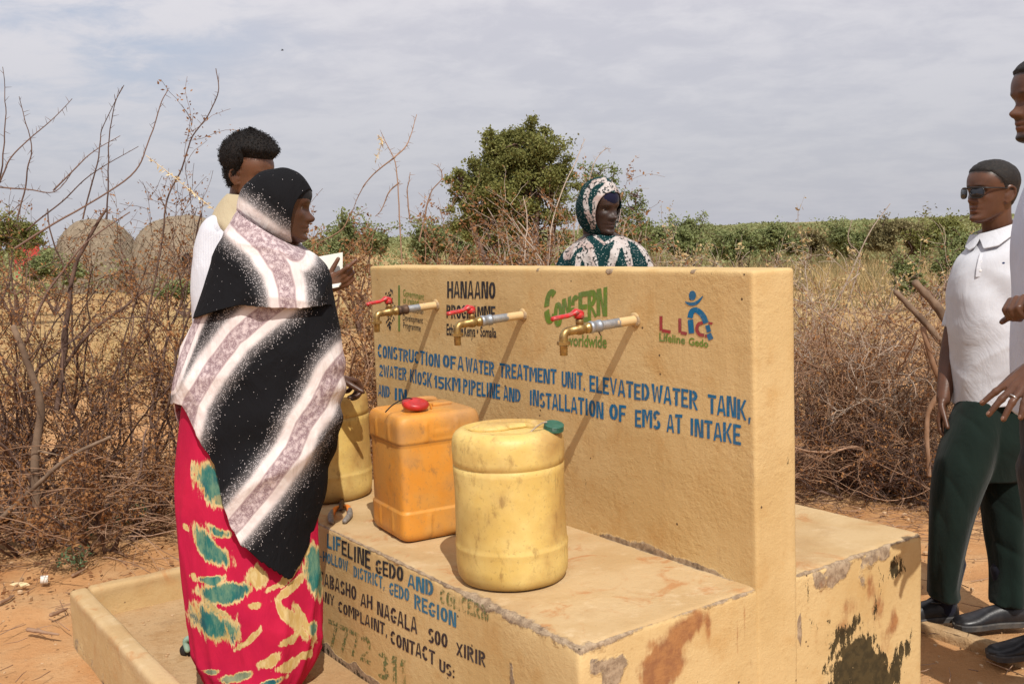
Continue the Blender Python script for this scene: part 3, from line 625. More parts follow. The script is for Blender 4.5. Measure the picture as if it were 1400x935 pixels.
for t, q in (('CONSTRUCTION', (517, 470.5, 488, 601.5, 484.5, 502.5)), ('OF', (606, 484.5, 502, 623.5, 487.5, 505)), ('A', (626, 486.5, 505, 634, 487.5, 506.5)), ('WATER', (637, 488, 507.5, 676, 495.5, 514.5)),
             ('TREATMENT', (683.5, 495.5, 515.5, 761, 505.5, 525.5)), ('UNIT.', (768.5, 506.5, 528.5, 800.5, 511, 534)), ('ELEVATED', (806.5, 512.5, 535.5, 888, 525.5, 548.5)), ('WATER', (891.5, 524.5, 548.5, 954, 535, 561)), ('TANK,', (968.5, 538.5, 565.5, 1027, 547.5, 575)),
             ('2WATER', (519, 498, 513.5, 556, 503.5, 520.5)), ('KIOSK', (561, 504.5, 522.5, 590.5, 510.5, 529.5)), ('15KM', (593.5, 513, 530, 629.5, 518, 536)), ('PIPELINE', (633.7, 517.5, 537.5, 684, 525.5, 546)), ('AND', (688.5, 527, 547, 711.8, 532.5, 550.5)),
             ('INSTALLATION', (724.5, 532.5, 553.5, 825, 548.5, 572.5)), ('OF', (833.7, 551.5, 573.8, 856, 554.5, 577)), ('EMS', (868.7, 558.5, 582.8, 903, 562, 587)), ('AT', (912, 565, 589.5, 933, 567, 593.5)), ('INTAKE', (944, 571, 595, 1013, 581.5, 609)),
             ('AND', (517.5, 525, 541, 533, 528, 544)), ('IN', (539.5, 529, 546, 556, 532, 549))):
    word(t, q, 'wall', B_)
word('HANAANO', (612, 384, 407, 677.5, 384.5, 409), 'wall', M['black']); word('PROGRAMME', (611, 417.5, 435, 677.5, 418.5, 439), 'wall', M['black'])
fword('Ethiopia', (611, 442, 457.5, 634, 444, 459.5), 'wall', M['black'], .022); fword('• Kenya •', (631, 443.5, 459, 654, 445, 460.5), 'wall', M['black'], .015); fword('Somalia', (657, 445.5, 460, 679, 447.5, 461.5), 'wall', M['black'], .015)
fword('Government', (551.5, 395, 404.5, 580, 400.5, 410.5), 'wall', M['green'], .0); fword('of Ireland', (551.5, 405, 414.5, 572.5, 408.5, 418), 'wall', M['green'], .0); fword('International', (551, 416, 425, 579, 420, 429.5), 'wall', M['black'], .0)
fword('Development', (551, 428.5, 438, 578.5, 433, 442.5), 'wall', M['black'], .0); fword('Programme', (551.5, 439.5, 448.5, 575.5, 443.5, 453), 'wall', M['black'], .0)
fword('worldwide', (775, 455.5, 472, 829.8, 457.5, 475.5), 'wall', M['green'], .022, .76)
word('C', (745, 399, 449, 762, 394, 437), 'wall', M['green'], .05); 
for ch, q in (('O', (758.3, 412, 449, 768.5, 411, 447)), ('N', (769.5, 409, 430, 780, 404.5, 432)), ('C', (781.5, 405, 434, 791.5, 403, 436)), ('E', (792, 401, 440, 803.5, 399, 440)), ('R', (804.5, 397, 441, 815.5, 393.5, 432)), ('N', (817, 395, 431, 829.5, 391.5, 432))): word(ch, q, 'wall', M['green'], .085)
# LLG emblem
def px_polys(polys, mat, name, plane='wall'):
    Q = P_+N_*(VW if plane == 'wall' else 0); V = []; F = []
    for p in polys:
        p = p if sum(a[0]*b[1]-b[0]*a[1] for a, b in zip(p, p[1:]+p[:1])) < 0 else p[::-1]
        F.append(tuple(range(len(V), len(V)+len(p)))); V += [onplane(x, y, Q, N_) for x, y in p]
    V = np.array(V); V = V-N_*(.0013+WAMP*fbm(uvz(V)*9, 2, 4))[:, None]
    return mk(name, V, F, mat, kiosk)
def strip(pts, wd):
    pts = np.array(pts, float); T = np.gradient(pts, axis=0); T /= np.linalg.norm(T, axis=1)[:, None]; nn = np.stack([-T[:, 1], T[:, 0]], -1)
    wd = np.broadcast_to(np.asarray(wd, float), (len(pts),)); a = pts+nn*wd[:, None]/2; b = pts-nn*wd[:, None]/2
    return [[tuple(a[i]), tuple(a[i+1]), tuple(b[i+1]), tuple(b[i])] for i in range(len(pts)-1)]
cr = lambda x, y: (720+x*.2566, 380+y*.2567)
px_polys([[(947+4.9*math.cos(t), 404+6.6*math.sin(t)) for t in np.linspace(0, 2*np.pi, 14, endpoint=False)]], B_, 'emblem_head')
px_polys(strip(curve([cr(845, 127), cr(875, 140), cr(910, 130), cr(940, 98)], 9), [1, 3, 4.2, 4.6, 4.8, 4.4, 3.6, 2.6, 1.2]), B_, 'emblem_arms')
px_polys(strip(curve([cr(872, 213), cr(882, 178), cr(908, 172), cr(940, 200), cr(958, 240)], 12), 7.5), B_, 'emblem_body')
for pts_, w__ in (([cr(874, 222), cr(880, 295)], 7.5), ([cr(964, 252), cr(974, 288)], 6), ([cr(972, 296), cr(985, 328)], 7)): px_polys(strip(pts_, w__), B_, 'emblem_leg')
px_polys(strip([cr(717, 203), cr(717, 280)], 4)+strip([cr(722, 280), cr(768, 288)], 4.2), M['red'], 'painted_word'); px_polys(strip([cr(818, 215), cr(818, 290)], 4)+strip([cr(823, 291), cr(855, 297)], 4.2), M['red'], 'painted_word')
px_polys(strip(curve([cr(940, 240), cr(918, 245), cr(908, 272), cr(922, 300), cr(948, 305)], 10), 4.6), M['red'], 'painted_word'); px_polys(strip([cr(970, 240), cr(992, 243)], 3), M['red'], 'painted_dash'); px_polys(strip([cr(952, 308), cr(968, 310)], 4), M['red'], 'painted_dash')
fword('Lifeline', (901.7, 454.5, 466, 937, 459, 470.5), 'wall', M['green'], .02); fword('Gedo', (942, 461, 471.5, 968.8, 464.5, 475), 'wall', M['green'], .02)
px_polys(strip([(546, 390), (546, 453)], 2.4), M['green'], 'painted_line')
rn = random.Random(5); harp = []
for k in range(44):                                   # worn black emblem made of short brush marks
    x = 533+rn.uniform(-1, 1)*(6.5-abs(k/44-.42)*7); y = 395+k*1.22; dx, dy = rn.uniform(-3, 3), rn.uniform(2, 5)
    harp += strip([(x, y), (x+dx*.6, y+dy*.5), (x+dx, y+dy)], [.6, rn.uniform(1, 2.2), .5])
px_polys(harp, M['black'], 'emblem_harp')
K_, KB, GR = M['black'], M['fblack'], M['fgreen']
for t, q, m_ in (('LIF', (447.5, 729, 748, 466, 735, 755), M['fblue']), ('ELINE', (467.5, 739, 758, 507, 752.5, 778), K_), ('GEDO', (514, 763, 782.5, 551.5, 774.5, 796), K_), ('AND', (557.7, 783.6, 801.5, 592.4, 793.5, 816.5), M['fblue']), ('CONCERN', (602, 804, 824, 668, 828, 850), GR),
                 ('HOLLOW', (442, 752, 766.5, 476, 766, 781.5), M['fblue']), ('DISTRICT,', (484, 773, 788, 526, 788, 805.5), M['fblue']), ('GEDO', (532.6, 794.5, 812, 559.5, 804, 822.5), M['fblue']), ('REGION', (567, 812, 832, 624, 836, 857), M['fblue']),
                 ('CABASHO', (437, 779.5, 797, 487.5, 802, 820.5), KB), ('AH', (493.6, 809.5, 827, 509.5, 814.5, 833), KB), ('NAGALA', (516, 820.5, 839.5, 570.5, 844.5, 867), KB), ('SOO', (586, 858.6, 878, 612, 866.5, 886.5), KB), ('XIRIR', (624.5, 876, 894, 664, 890.5, 912), KB),
                 ('ANY', (438.5, 805, 819.5, 457, 813.6, 828.6), KB), ('COMPLAINT,', (463, 820, 834.5, 530, 853, 870), KB), ('CONTACT', (534.5, 861, 879, 594.5, 889.5, 909), KB), ('US:', (601, 901, 917, 622, 911, 927), KB),
                 ('7772', (450, 846, 882, 507, 872, 908), GR), ('311', (518, 888.6, 925.5, 556, 902, 938), GR), ('-', (433, 752, 766, 440, 754, 768), M['fblue'])):
    word(t, q, 'front', m_)

# ------------------------------------------------------------------ taps
def tap(px, py, label, L, droop, rusty, seed):
    B = onplane(px, py, P_+N_*VW, N_); d = nrm(-N_+np.array([0, 0, -droop])); up = nrm(np.array([0, 0, 1.])-d*d[2]); s = np.cross(d, up)
    t = thing('water_tap', B, label, 'tap', 'brass taps in a row on the wall')
    at_ = lambda p, z=0, x=0: B+d*p+up*z+s*x
    V, F = lathe([(.014, -.02)]+[(.0142, x) for x in np.linspace(0, L*.56, 14)]+[(.012, L*.565)], B, d, 20)
    p = (V-B)@d; mk('pipe', V, F, M['pipe'], t, True, {'paint': sm(L*.42, L*.1, p+.025*vnoise(V*60, seed))})
    V, F = lathe([(.010, 0), (.021, .001), (.024, .004), (.018, .009), (.0143, .010)], B-d*.002, d, 16); V = V+.003*vnoise(V*90, seed)[:, None]*d
    mk('wall_collar', V, F, M['paint'], t, True, {'wear': np.full(len(V), .45), 'top': np.full(len(V), .8)})
    a = L*.50
    mk('socket', *lathe([(.0143, a), (.0185, a+.003), (.0185, a+.012), (.0168, a+.014), (.0168, a+.032), (.0185, a+.034), (.0185, a+.042), (.0143, a+.046)], B, d, 18), M['steel' if rusty else 'pipe'], t, True)
    b = a+.046; m = MB()
    m.add(*lathe([(.011, b-.004), (.0165, b), (.0165, b+.011), (.0125, b+.013), (.0125, b+.020), (.0165, b+.026), (.0175, b+.034), (.0165, b+.042), (.0135, b+.048), (.0130, L-.012)], B, d, 20))
    m.add(*lathe([(.0115, 0), (.0115, .019), (.0085, .021)], at_(b+.034, .010), up, 16))
    el = curve([at_(L-.02), at_(L-.004, -.001), at_(L+.006, -.012), at_(L+.008, -.030)], 12); m.add(*tube(el, .0125, 16, False))
    m.build('valve_body', M['brass'], t, smooth=True)
    dn = np.array([0, 0, -1.]); c0 = at_(L+.008, -.026)
    nut = MB(); nut.add(*lathe([(.0125, 0), (.0195, .001), (.0195, .011), (.0125, .013)], c0, dn, 8)); nut.build('spout_nut', M['brass'], t)
    mk('hose_barb', *lathe([(.011, .010), (.0125, .016), (.0110, .018), (.0125, .024), (.0110, .026), (.0122, .032), (.0108, .034), (.0118, .041), (.0095, .0425), (.0085, .030)], c0, dn, 16), M['brass'], t, True)
    m = MB(); tr = nrm(d+s*random.Random(seed).uniform(-.12, .12))
    m.add(*lathe([(.006, 0), (.0145, .001), (.015, .010), (.0145, .017), (.011, .020), (.002, .021)], at_(b+.034, .031), up, 18))
    hp = [at_(b+.026, .046), at_(b+.045, .052), at_(b+.056, .049), at_(b+.034, .044)+tr*.042, at_(b+.034, .043)+tr*.075, at_(b+.034, .041)+tr*.098]
    hp = curve(hp, 16); T = nrm(tr)
    wdt = np.interp(np.linspace(0, 1, 16), [0, .25, .5, .9, 1], [.0145, .014, .0098, .0112, .008]); sd_ = np.cross(T, up)
    V = []; n = 10
    for pnt, ww in zip(hp, wdt):
        for k in range(n):
            an = 2*np.pi*k/n; V.append(pnt+sd_*math.cos(an)*ww+up*math.sin(an)*(.0068+.003*(ww > .0125)))
    F = grid_faces(16, n); F.append(tuple(range(n))[::-1]); F.append(tuple(range(15*n, 16*n))); m.add(V, F)
    m.build('lever', M['redlever'], t, smooth=True)
    return t
tap(597, 417, 'brass tap with rusty collar and red lever before the black harp emblem', .262, .055, True, 3)
tap(715.5, 430.5, 'brass tap with red lever covering the word PROGRAMME', .268, .045, False, 4)
t3 = tap(868.5, 437.5, 'brass tap with red lever in front of the big green lettering', .272, .045, False, 5)
Bq = onplane(868.5, 437.5, P_+N_*VW, N_); mk('wire_end', *tube([Bq-N_*.15+[0, 0, -.016], Bq-N_*.142+A_*.004+[0, 0, -.034]], .0022, 6), M['steel'], t3)

# ------------------------------------------------------------------ drums, jerrycan, small things on the platform
def drum(c, r, h, label, seed, rot, ridge_top=True):
    c = np.array(c, float); t = thing('water_drum', c, label, 'water drum', 'plastic water containers on the platform'); k = r/.16
    prof = [(0.02, .012), (.10, .010), (.135, .0), (.150, .006), (.158, .022), (.161, .05), (.162, .095), (.1635, .104), (.1635, .109), (.1615, .114), (.160, .16), (.1595, .22), (.1595, .28), (.160, .322), (.1605, .337), (.1575, .3395), (.1575, .343), (.1605, .3455), (.161, .36), (.1605, .388), (.159, .407), (.155, .421), (.148, .431), (.138, .438), (.127, .441), (.119, .442), (.115, .437), (.10, .436), (.05, .436), (.02, .436)]
    pr = []
    for (a, b), (c2, d2) in zip(prof[:-1], prof[1:]):
        n = max(1, int(math.hypot(c2-a, d2-b)/.008))
        pr += [(a+(c2-a)*i/n, b+(d2-b)*i/n) for i in range(n)]
    pr.append(prof[-1]); pr = [(a*k, b*h/.442) for a, b in pr]
    V, F = lathe(pr, (0, 0, 0), n=110); ang = np.arctan2(V[:, 1], V[:, 0]); rad = np.hypot(V[:, 0], V[:, 1])
    out = np.stack([np.cos(ang), np.sin(ang), 0*ang], -1)
    V = V+out*((.0042*fbm(V*7, seed, 3)+.0011*fbm(V*40, seed+3, 3))*sm(.04, .15, rad))[:, None]
    V[:, 2] += .004*fbm(V*6, seed+5, 2)*sm(.3, .44, V[:, 2])
    dent = np.exp(-((ang-rot-1.6)**2)/.012-((V[:, 2]-.008)**2)/.00012); V = V-out*(.010*dent)[:, None]; V[:, 2] += .010*dent
    z = V[:, 2]/h
    gr = .7*np.exp(-((z-.7725)/.005)**2)*(rad > .1)+.35*np.clip(.2+fbm(V*np.array([7, 7, 5]), seed+21, 4)*1.3, 0, 1)*sm(.95, .5, z)+.22*sm(.8, .3, z)+.45*sm(.14, .0, z+.05*fbm(V*12, seed+9, 3))+.3*np.exp(-((z-.86)/.03)**2)*np.clip(fbm(V*9, seed+2, 3)+.4, 0, 1)
    Rz = np.array([[math.cos(rot), -math.sin(rot), 0], [math.sin(rot), math.cos(rot), 0], [0, 0, 1]])
    mk('drum_body', V@Rz.T+c, F, M['yellow'], t, True, {'grime': gr})
    # moulded bridge and filler neck on the lid
    ax = Rz.T; H = h-.006
    m = MB(); m.add(*ellip(c+Rz@np.array([-.045*k, 0, H+.004]), (.062*k, .04*k, .016), Rz.T)); m.add(*ellip(c+Rz@np.array([-.02*k, 0, H+.005]), (.095*k, .026*k, .011), Rz.T))
    V, F = m.arr(); mk('moulded_bridge', V, F, M['yellow'], t, True, {'grime': .25*np.clip(fbm(V*20, 3, 2), 0, 1)})
    V, F = lathe([(.036*k, -.004), (.036*k, .010), (.033*k, .0115), (.030*k, .010), (.029*k, -.006)], c+Rz@np.array([.083*k, 0, H]), n=28)
    mk('filler_neck', V, F, M['yellow'], t, True, {'grime': np.full(len(V), .4)})
    return t, Rz
rb = onz(702, 806, ZP)
dR = at(702, 700, 2.99); C3 = np.array([0, 0, 0.]); C3 = onz(701.5, 811, ZP)+np.array([0, .150, .001])
d3, Rz3 = drum(C3, .161, .44, 'dull yellow drum standing nearest on the platform with green cap tied on top', 11, .25)
C1 = np.array([at(449, 640, 4.01)[0], 4.01, ZP+.001])
drum(C1, .165, .415, 'yellow drum partly hidden behind the woman in the black and white shawl', 29, 1.2)
cp = at(757, 584, 2.905)
capt = thing('screw_cap', cp, 'dark green ribbed screw cap lying loose on the near drum', 'bottle cap')
ax = nrm([.12, -.25, 1]); mk('cap_shell', *lathe([(r_a, h_a*.66) for r_a, h_a in ((.003, .026), (.026, .026), (.0285, .0235), (.0285, .021), (.0275, .0195), (.0285, .018), (.0285, .0155), (.0275, .014), (.0285, .0125), (.0285, .010), (.0275, .0085), (.029, .007), (.029, .0), (.026, .0), (.025, .02))], cp-ax*.006, ax, 28), M['greenplas'], capt, False)
mk('cap_string', *tube(curve([cp+[-.02, -.012, .018], at(740, 579, 2.90), at(729, 587, 2.90), at(722, 594, 2.90), at(714, 597, 2.92)], 20), .0024, 6), M['rope'], capt, True)

HS = 1.075
def jerrycan():
    C = onz(553, 746, ZP); a1 = np.array([math.cos(R(29)), math.sin(R(29)), 0]); a2 = np.array([-a1[1], a1[0], 0]); z = np.array([0, 0, 1.])
    w1, w2, h = .30, .285, .388; rr = .036
    t = thing('jerrycan', C+a1*w1/2+a2*w2/2, 'orange square jerrycan with red stopper between the two yellow drums', 'jerrycan', 'plastic water containers on the platform')
    # rounded box as stacked rounded squares
    prof = []
    for zz in np.concatenate([np.linspace(0, .03, 5), np.linspace(.035, .085, 7), np.linspace(.088, .1, 4), np.linspace(.11, .29, 16), np.linspace(.293, .31, 5), np.linspace(.32, .355, 5), np.linspace(.36, .388, 7)]):
        ins = 0
        if zz < .03: ins = .024*(1-math.sqrt(max(0, 1-((.03-zz)/.03)**2)))
        if zz > .352: ins = .020*(1-math.sqrt(max(0, 1-((zz-.352)/.036)**2)))
        ins += .005*(.092 < zz < .296); ins += .003*(abs(zz-.301) < .004)
        prof.append((ins, zz))
    prof = [(.09, .0)]+prof+[(.03, .3882), (.07, .3885)]
    ns = 132; V = []
    def sq(tt, ins):
        a, b = w1/2-ins, w2/2-ins; r = max(.006, rr-ins*.3); r = min(r, a*.95)
        per = []
        th = tt*2*math.pi; x, y = math.cos(th), math.sin(th); p = 12.
        k = (abs(x)**p+abs(y)**p)**(-1/p); return x*k*a, y*k*b
    for ins, zz in prof:
        for i in range(ns):
            x, y = sq((i+.5)/ns, ins)
            V.append((x, y, zz))
    V = np.array(V); F = grid_faces(len(prof), ns); F.append(tuple(range(ns))[::-1]); F.append(tuple(range(len(V)-ns, len(V))))
    x, y, zz = V.T.copy()
    fx = np.abs(x) > .137; fy = np.abs(y) > .129
    # vertical ribs pressed into the faces above and below the middle panel
    def rib(cc, on): return .0065*np.exp(-((cc)/.0045)**2)*on
    top_ = sm(.30, .315, zz)*(1-sm(.352, .372, zz)); bot = sm(.012, .03, zz)*(1-sm(.075, .09, zz))
    for k in (-.055, .055):
        on = top_+bot
        d_ = rib(x-k, on); V[:, 1] += np.sign(y)*d_*(fy); d_ = rib(y-k, on); V[:, 0] += np.sign(x)*d_*fx
    lab = .0035*(np.abs(np.abs(x)-.03) < .003)*(np.abs(zz-.338) < .014)+.0035*(np.abs(np.abs(zz-.338)-.012) < .003)*(np.abs(x) < .032)
    V[:, 1] += np.sign(y)*lab*fy
    bul = .004*np.cos(np.clip(zz-.195, -.1, .1)/.1*1.57)
    n_ = fbm(V*8, 12, 3); V[:, 0] += np.sign(x)*fx*(bul*np.cos(np.clip(y/.115, -1, 1)*1.57)+.0016*n_); V[:, 1] += np.sign(y)*fy*(bul*np.cos(np.clip(x/.115, -1, 1)*1.57)+.0016*n_)
    gr = .75*np.exp(-((zz-.302)/.0035)**2)+.4*sm(.09, .0, zz+.03*n_)+.25*np.clip(n_, 0, 1)
    ce = C+a1*w1/2+a2*w2/2
    V[:, 2] *= HS; W = ce+V[:, :1]*a1+V[:, 1:2]*a2+V[:, 2:]*z
    mk('jerrycan_body', W, F, M['orange'], t, True, {'grime': gr})
    fr = lambda x, y, zz: ce+a1*x+a2*y+z*(zz+.388*(HS-1))
    # carrying handle, filler neck
    V, F = tube(curve([fr(.075, .06, .385), fr(.07, .06, .40), fr(.03, .06, .405), fr(-.0, .06, .402), fr(-.01, .06, .385)], 18), .011, 12); mk('handle', V, F, M['orange'], t, True, {'grime': .2*np.ones(len(V))})
    V, F = box(fr(.07, .02, .392), (a1, a2, z), (.035, .03, .006)); mod_bevel(mk('top_plate', V, F, M['orange'], t, attrs={'grime': .2*np.ones(8)}), .004)
    V, F = lathe([(.026, -.01), (.026, .016), (.022, .018)], fr(-.062, -.045, .385), n=24); mk('filler_neck', V, F, M['orange'], t, True, {'grime': .3*np.ones(len(V))})
    s = thing('stopper', fr(-.062, -.045, .40), 'round red stopper on a black cord on top of the orange jerrycan', 'stopper')
    c = fr(-.052, -.055, .404); ax = nrm(a1*.06-a2*.2+z)
    V, F = lathe([(a_*1.28, b_*1.2) for a_, b_ in ((.003, -.004), (.026, -.004), (.033, .0), (.0355, .006), (.0345, .012), (.030, .016), (.024, .015), (.018, .019), (.008, .021), (.002, .021))], c, ax, 30)
    V = V+.0025*fbm(V*40, 3, 2)[:, None]*ax; mk('stopper_cap', V, F, M['redplas'], s, True)
    mk('stopper_cord', *tube(curve([c+z*.02, c+z*.03-a1*.02, c-a1*.05+z*.026, c-a1*.082+z*.012, c-a1*.105-z*.006], 22), .0022, 6), M['string'], s, True)
    mk('stopper_tail', *tube(curve([c+a1*.03+z*.004, c+a1*.046+z*.008, c+a1*.056-z*.002, c+a1*.058-z*.012], 14), .004, 6), M['orange'], s, True, {'grime': np.full(1, .3)} if False else None)
jerrycan()
def pliers():
    c = onz(466, 693, ZP); t = thing('pliers', c, 'small pliers with orange and grey grips lying by the left drum', 'pliers')
    z = np.array([0, 0, 1.]); g = lambda px, py, h=.010: onz(px, py, ZP)+z*h
    for k, pts in enumerate((((466, 695), (458, 700), (453.5, 708), (453.5, 717)), ((468, 695), (476, 697), (477.5, 707), (471.5, 716)))):
        p = curve([g(*q) for q in pts], 18)
        gr = mk('grip', *tube(p[:12], [.006]*4+[.009]*8, 12), M['plier'], t, True)
        mk('grip_sleeve', *tube(curve([p[8]+(p[8]-p[7])*.1+nrm(p[8]-g(466, 706))*.004, p[12]+nrm(p[12]-g(466, 706))*.003, p[-1]], 10), [.0095, .010, .0105, .011, .011, .011, .011, .0105, .010, .009], 12), M['grip'], t, True)
    mk('jaw', *tube([g(466.5, 701, .012), g(467, 694, .012), g(468.5, 688, .013)], [.006, .011, .006], 10), M['steel'], t, True)
pliers()

# ------------------------------------------------------------------ vegetation
def batch_tubes(lines, n=3):              # lines: list of (points, radii) -> verts, quads
    Vs = []; Fs = []; off = 0; th = np.linspace(0, 2*np.pi, n, endpoint=False); ct, st = np.cos(th), np.sin(th)
    for pts, rad in lines:
        m = len(pts); T = np.empty_like(pts); T[1:-1] = pts[2:]-pts[:-2]; T[0] = pts[1]-pts[0]; T[-1] = pts[-1]-pts[-2]
        ref = np.array([.31, .17, .94]) if abs(pts[-1, 2]-pts[0, 2]) < .8*np.linalg.norm(pts[-1]-pts[0]) else np.array([.95, .2, .1])
        s = np.cross(T, ref); s /= np.linalg.norm(s, axis=1)[:, None]+1e-9; u = np.cross(s, T); u /= np.linalg.norm(u, axis=1)[:, None]+1e-9
        V = pts[:, None]+rad[:, None, None]*(ct[None, :, None]*s[:, None]+st[None, :, None]*u[:, None])
        Vs.append(V.reshape(-1, 3)); i = np.arange(m-1)[:, None]*n; j = np.arange(n)[None]; k = (j+1) % n
        Fs.append(np.stack([i+j, i+k, i+n+k, i+n+j], -1).reshape(-1, 4)+off); off += m*n
    return np.concatenate(Vs), np.concatenate(Fs)
def leaf_quads(P, size, rs, up=.0, asp=.5, fold=False):   # one small pointed leaf per point
    n = len(P); d = rs.normal(size=(n, 3)); d[:, 2] += up; d /= np.linalg.norm(d, axis=1)[:, None]; e = rs.normal(size=(n, 3)); e = np.cross(d, e); e /= np.linalg.norm(e, axis=1)[:, None]
    sz = size*rs.uniform(.55, 1.35, n)[:, None]; b = P; t = P+d*sz; m1 = P+d*sz*.45+e*sz*asp*.5; m2 = P+d*sz*.5-e*sz*asp*.5
    V = np.stack([b, m1, t, m2], 1).reshape(-1, 3); F = np.arange(4*n).reshape(n, 4); return V, F
class Grow:
    def __init__(s, seed): s.r = np.random.RandomState(seed); s.lines = []; s.twigs = []; s.stems = []
    def branch(s, p, d, L, r, lev, mx, seg=.055, wig=.16, grav=0., kids=(5, 7), kl=(.35, .75), ang=(.5, 1.2), up=0., taper=.35):
        rs = s.r; n = max(3, int(L/seg)); pts = [np.array(p, float)]; d = nrm(d); kink = rs.normal(size=(n, 3))*wig
        for i in range(n):
            d = d+kink[i]; d[2] += (up-grav*(i/n)); d = d/math.sqrt(d@d); pts.append(pts[-1]+d*seg)
        P = np.array(pts); rad = np.linspace(r, max(r*taper, .0011), n+1)
        P = P[P[:, 2] > -.02] if (P[:, 2] > -.02).sum() > 2 else P; rad = rad[:len(P)]
        (s.stems if lev == 0 else s.lines).append((P, rad))
        if lev >= mx-1: s.twigs.append(P)
        if lev < mx:
            nk = rs.randint(kids[0], kids[1]+1)
            for k in range(nk):
                i = int(rs.uniform(.12 if lev else .18, 1)*(len(P)-1)); i = min(max(i, 1), len(P)-1); dd = nrm(P[i]-P[i-1])
                a = rs.normal(size=3); a = nrm(np.cross(dd, a)); q = rs.uniform(*ang)
                s.branch(P[i], dd*math.cos(q)+a*math.sin(q), L*rs.uniform(*kl)*(.75 if lev else .7), max(.0015, rad[i]*rs.uniform(.4, .65)), lev+1, mx, seg*.85, wig*1.15, grav, (max(1, kids[0]-2), max(2, kids[1]-2)), kl, ang, up*.6, taper)
def on_ground(x, y): return np.array([x, y, -.01])
def bush(name, base, H, spread, nst, seed, label, cat, group, bark='bark', leaf='dry', nleaf=2200, lsize=.026, mx=2, extra=(), lean=(0, 0), wig=.16, r0=.011, kids=(7, 10), low=True, up=.05, zmin=.0, grav=.08):
    g = Grow(seed); rs = g.r; base = np.asarray(base, float)
    for k in range(nst):
        a = rs.uniform(0, 2*np.pi); t = rs.uniform(.05, 1.0)**.8
        d = np.array([math.cos(a)*t*spread/H*1.25+lean[0], math.sin(a)*t*spread/H*1.25+lean[1], 1.0-.55*t*(rs.rand() < .6)])
        b = base+np.array([math.cos(a), math.sin(a), 0])*rs.uniform(0, .22)*spread
        g.branch(b, d, H*rs.uniform(.6, 1.1), r0*rs.uniform(.6, 1.2), 0, mx, .06, wig*.7, grav, kids, (.28, .6), (.4, 1.25), up)
    t = thing(name, base, label, cat, group)
    for pts, r in extra:
        P = curve(pts, max(8, 5*len(pts))); P = P+.012*fbm(P*9, seed, 2)[:, None]*np.array([1, .3, .4]); g.stems.append((P, np.linspace(r, max(.0016, r*.35), len(P))))
        for k in range(len(P)-1):          # thorny spurs
            if rs.rand() < .8:
                dd = rs.normal(size=3); dd = nrm(dd+np.array([0, 0, .6])); q = P[k]; g.lines.append((np.array([q, q+dd*.018, q+dd*.035]), np.array([.0016, .0012, .0006])))
    mk('stems', *batch_tubes(g.stems, 5), M[bark], t, True)
    if g.lines: tag(mk('twigs', *batch_tubes(g.lines, 3), M['paletwig' if bark == 'paletwig' else bark], t), kind='stuff')
    if nleaf and g.twigs:
        A = np.concatenate([p[:-1]+(p[1:]-p[:-1])*rs.rand(len(p)-1, 1) for p in g.twigs]); A = A[A[:, 2] > zmin]
        i = rs.randint(0, len(A), nleaf); C = A[i]+rs.normal(size=(nleaf, 3))*.012
        V, F = leaf_quads(C, lsize, rs); tag(mk('leaves', V, F, M[leaf], t), kind='stuff')
    return t
def pl(Y, *p): return [at(x, y, Y) for x, y in p]
HG = 'dry thorn bushes around the water point'
S_ = 5.6
whips = [[(0, 250), (5, 200), (8, 150), (3, 92)], [(0, 250), (14, 218), (40, 190), (70, 165), (99, 135)], [(24, 300), (38, 235), (43, 205), (35, 165), (26, 132)], [(147, 300), (147, 244), (150, 193), (156, 145), (169, 117)], [(113, 300), (128, 241), (138, 196), (142, 172), (167, 119)],
         [(20, 340), (70, 308), (116, 282), (178, 241), (202, 200), (219, 145), (230, 123)], [(200, 440), (212, 380), (222, 325), (229, 271), (246, 237), (263, 189), (284, 159), (298, 124), (295, 94)], [(72, 261), (103, 230), (127, 208), (164, 186)], [(34, 316), (85, 275), (127, 237), (188, 201)], [(0, 256), (40, 260), (75, 262), (103, 230)]]
ex = [[(pl(S_, *w_), .0062 if i in (5, 6) else .0046) for i, w_ in enumerate(whips) if i in js] for js in ((0, 1, 2, 9), (3, 4, 7, 8), (5, 6))]
thick = [(pl(5.7, (78, 560), (92, 440), (103, 364), (133, 306), (147, 285)), .017), (pl(5.7, (62, 540), (118, 460), (170, 420), (205, 392)), .012), (pl(5.6, (30, 480), (60, 410), (85, 372), (120, 330), (178, 290)), .009)]
bush('dry_thorn_bush', on_ground(at(0, 640, 5.9)[0], 5.9), 1.85, .9, 17, 11, 'tall dry brown bush at the left edge with whip stems rising into the sky', 'bush', HG, 'darkbark', 'dry', 8000, .019, extra=ex[0])
bush('dry_thorn_bush', on_ground(at(95, 640, 5.75)[0], 5.75), 1.75, .85, 16, 12, 'dark stemmed dry bush with long bare whips, second from the left edge', 'bush', HG, 'darkbark', 'dry', 8000, .019, extra=ex[1]+thick)
bush('dry_thorn_bush', on_ground(at(205, 640, 5.9)[0], 5.9), 1.75, .85, 16, 13, 'dry brown bush with one long crooked whip left of the woman in the red skirt', 'bush', HG, 'darkbark', 'dry', 8000, .019, extra=ex[2])
bush('dry_thorn_bush', on_ground(at(35, 640, 5.35)[0], 5.35), 1.0, .75, 11, 14, 'low dark tangle of dead brush in the lower left corner', 'bush', HG, 'darkbark', 'dry', 5000, .021)
bush('dry_thorn_bush', on_ground(at(130, 640, 5.25)[0], 5.25), .9, .8, 10, 15, 'low brown leafy brush behind the creeping green plant', 'bush', HG, 'darkbark', 'dry', 5000, .021)
bush('dry_thorn_bush', on_ground(at(290, 640, 6.1)[0], 6.1), 1.45, .8, 13, 16, 'dry brown bush mostly hidden behind the two people at left', 'bush', HG, 'bark', 'dry', 6000, .025)
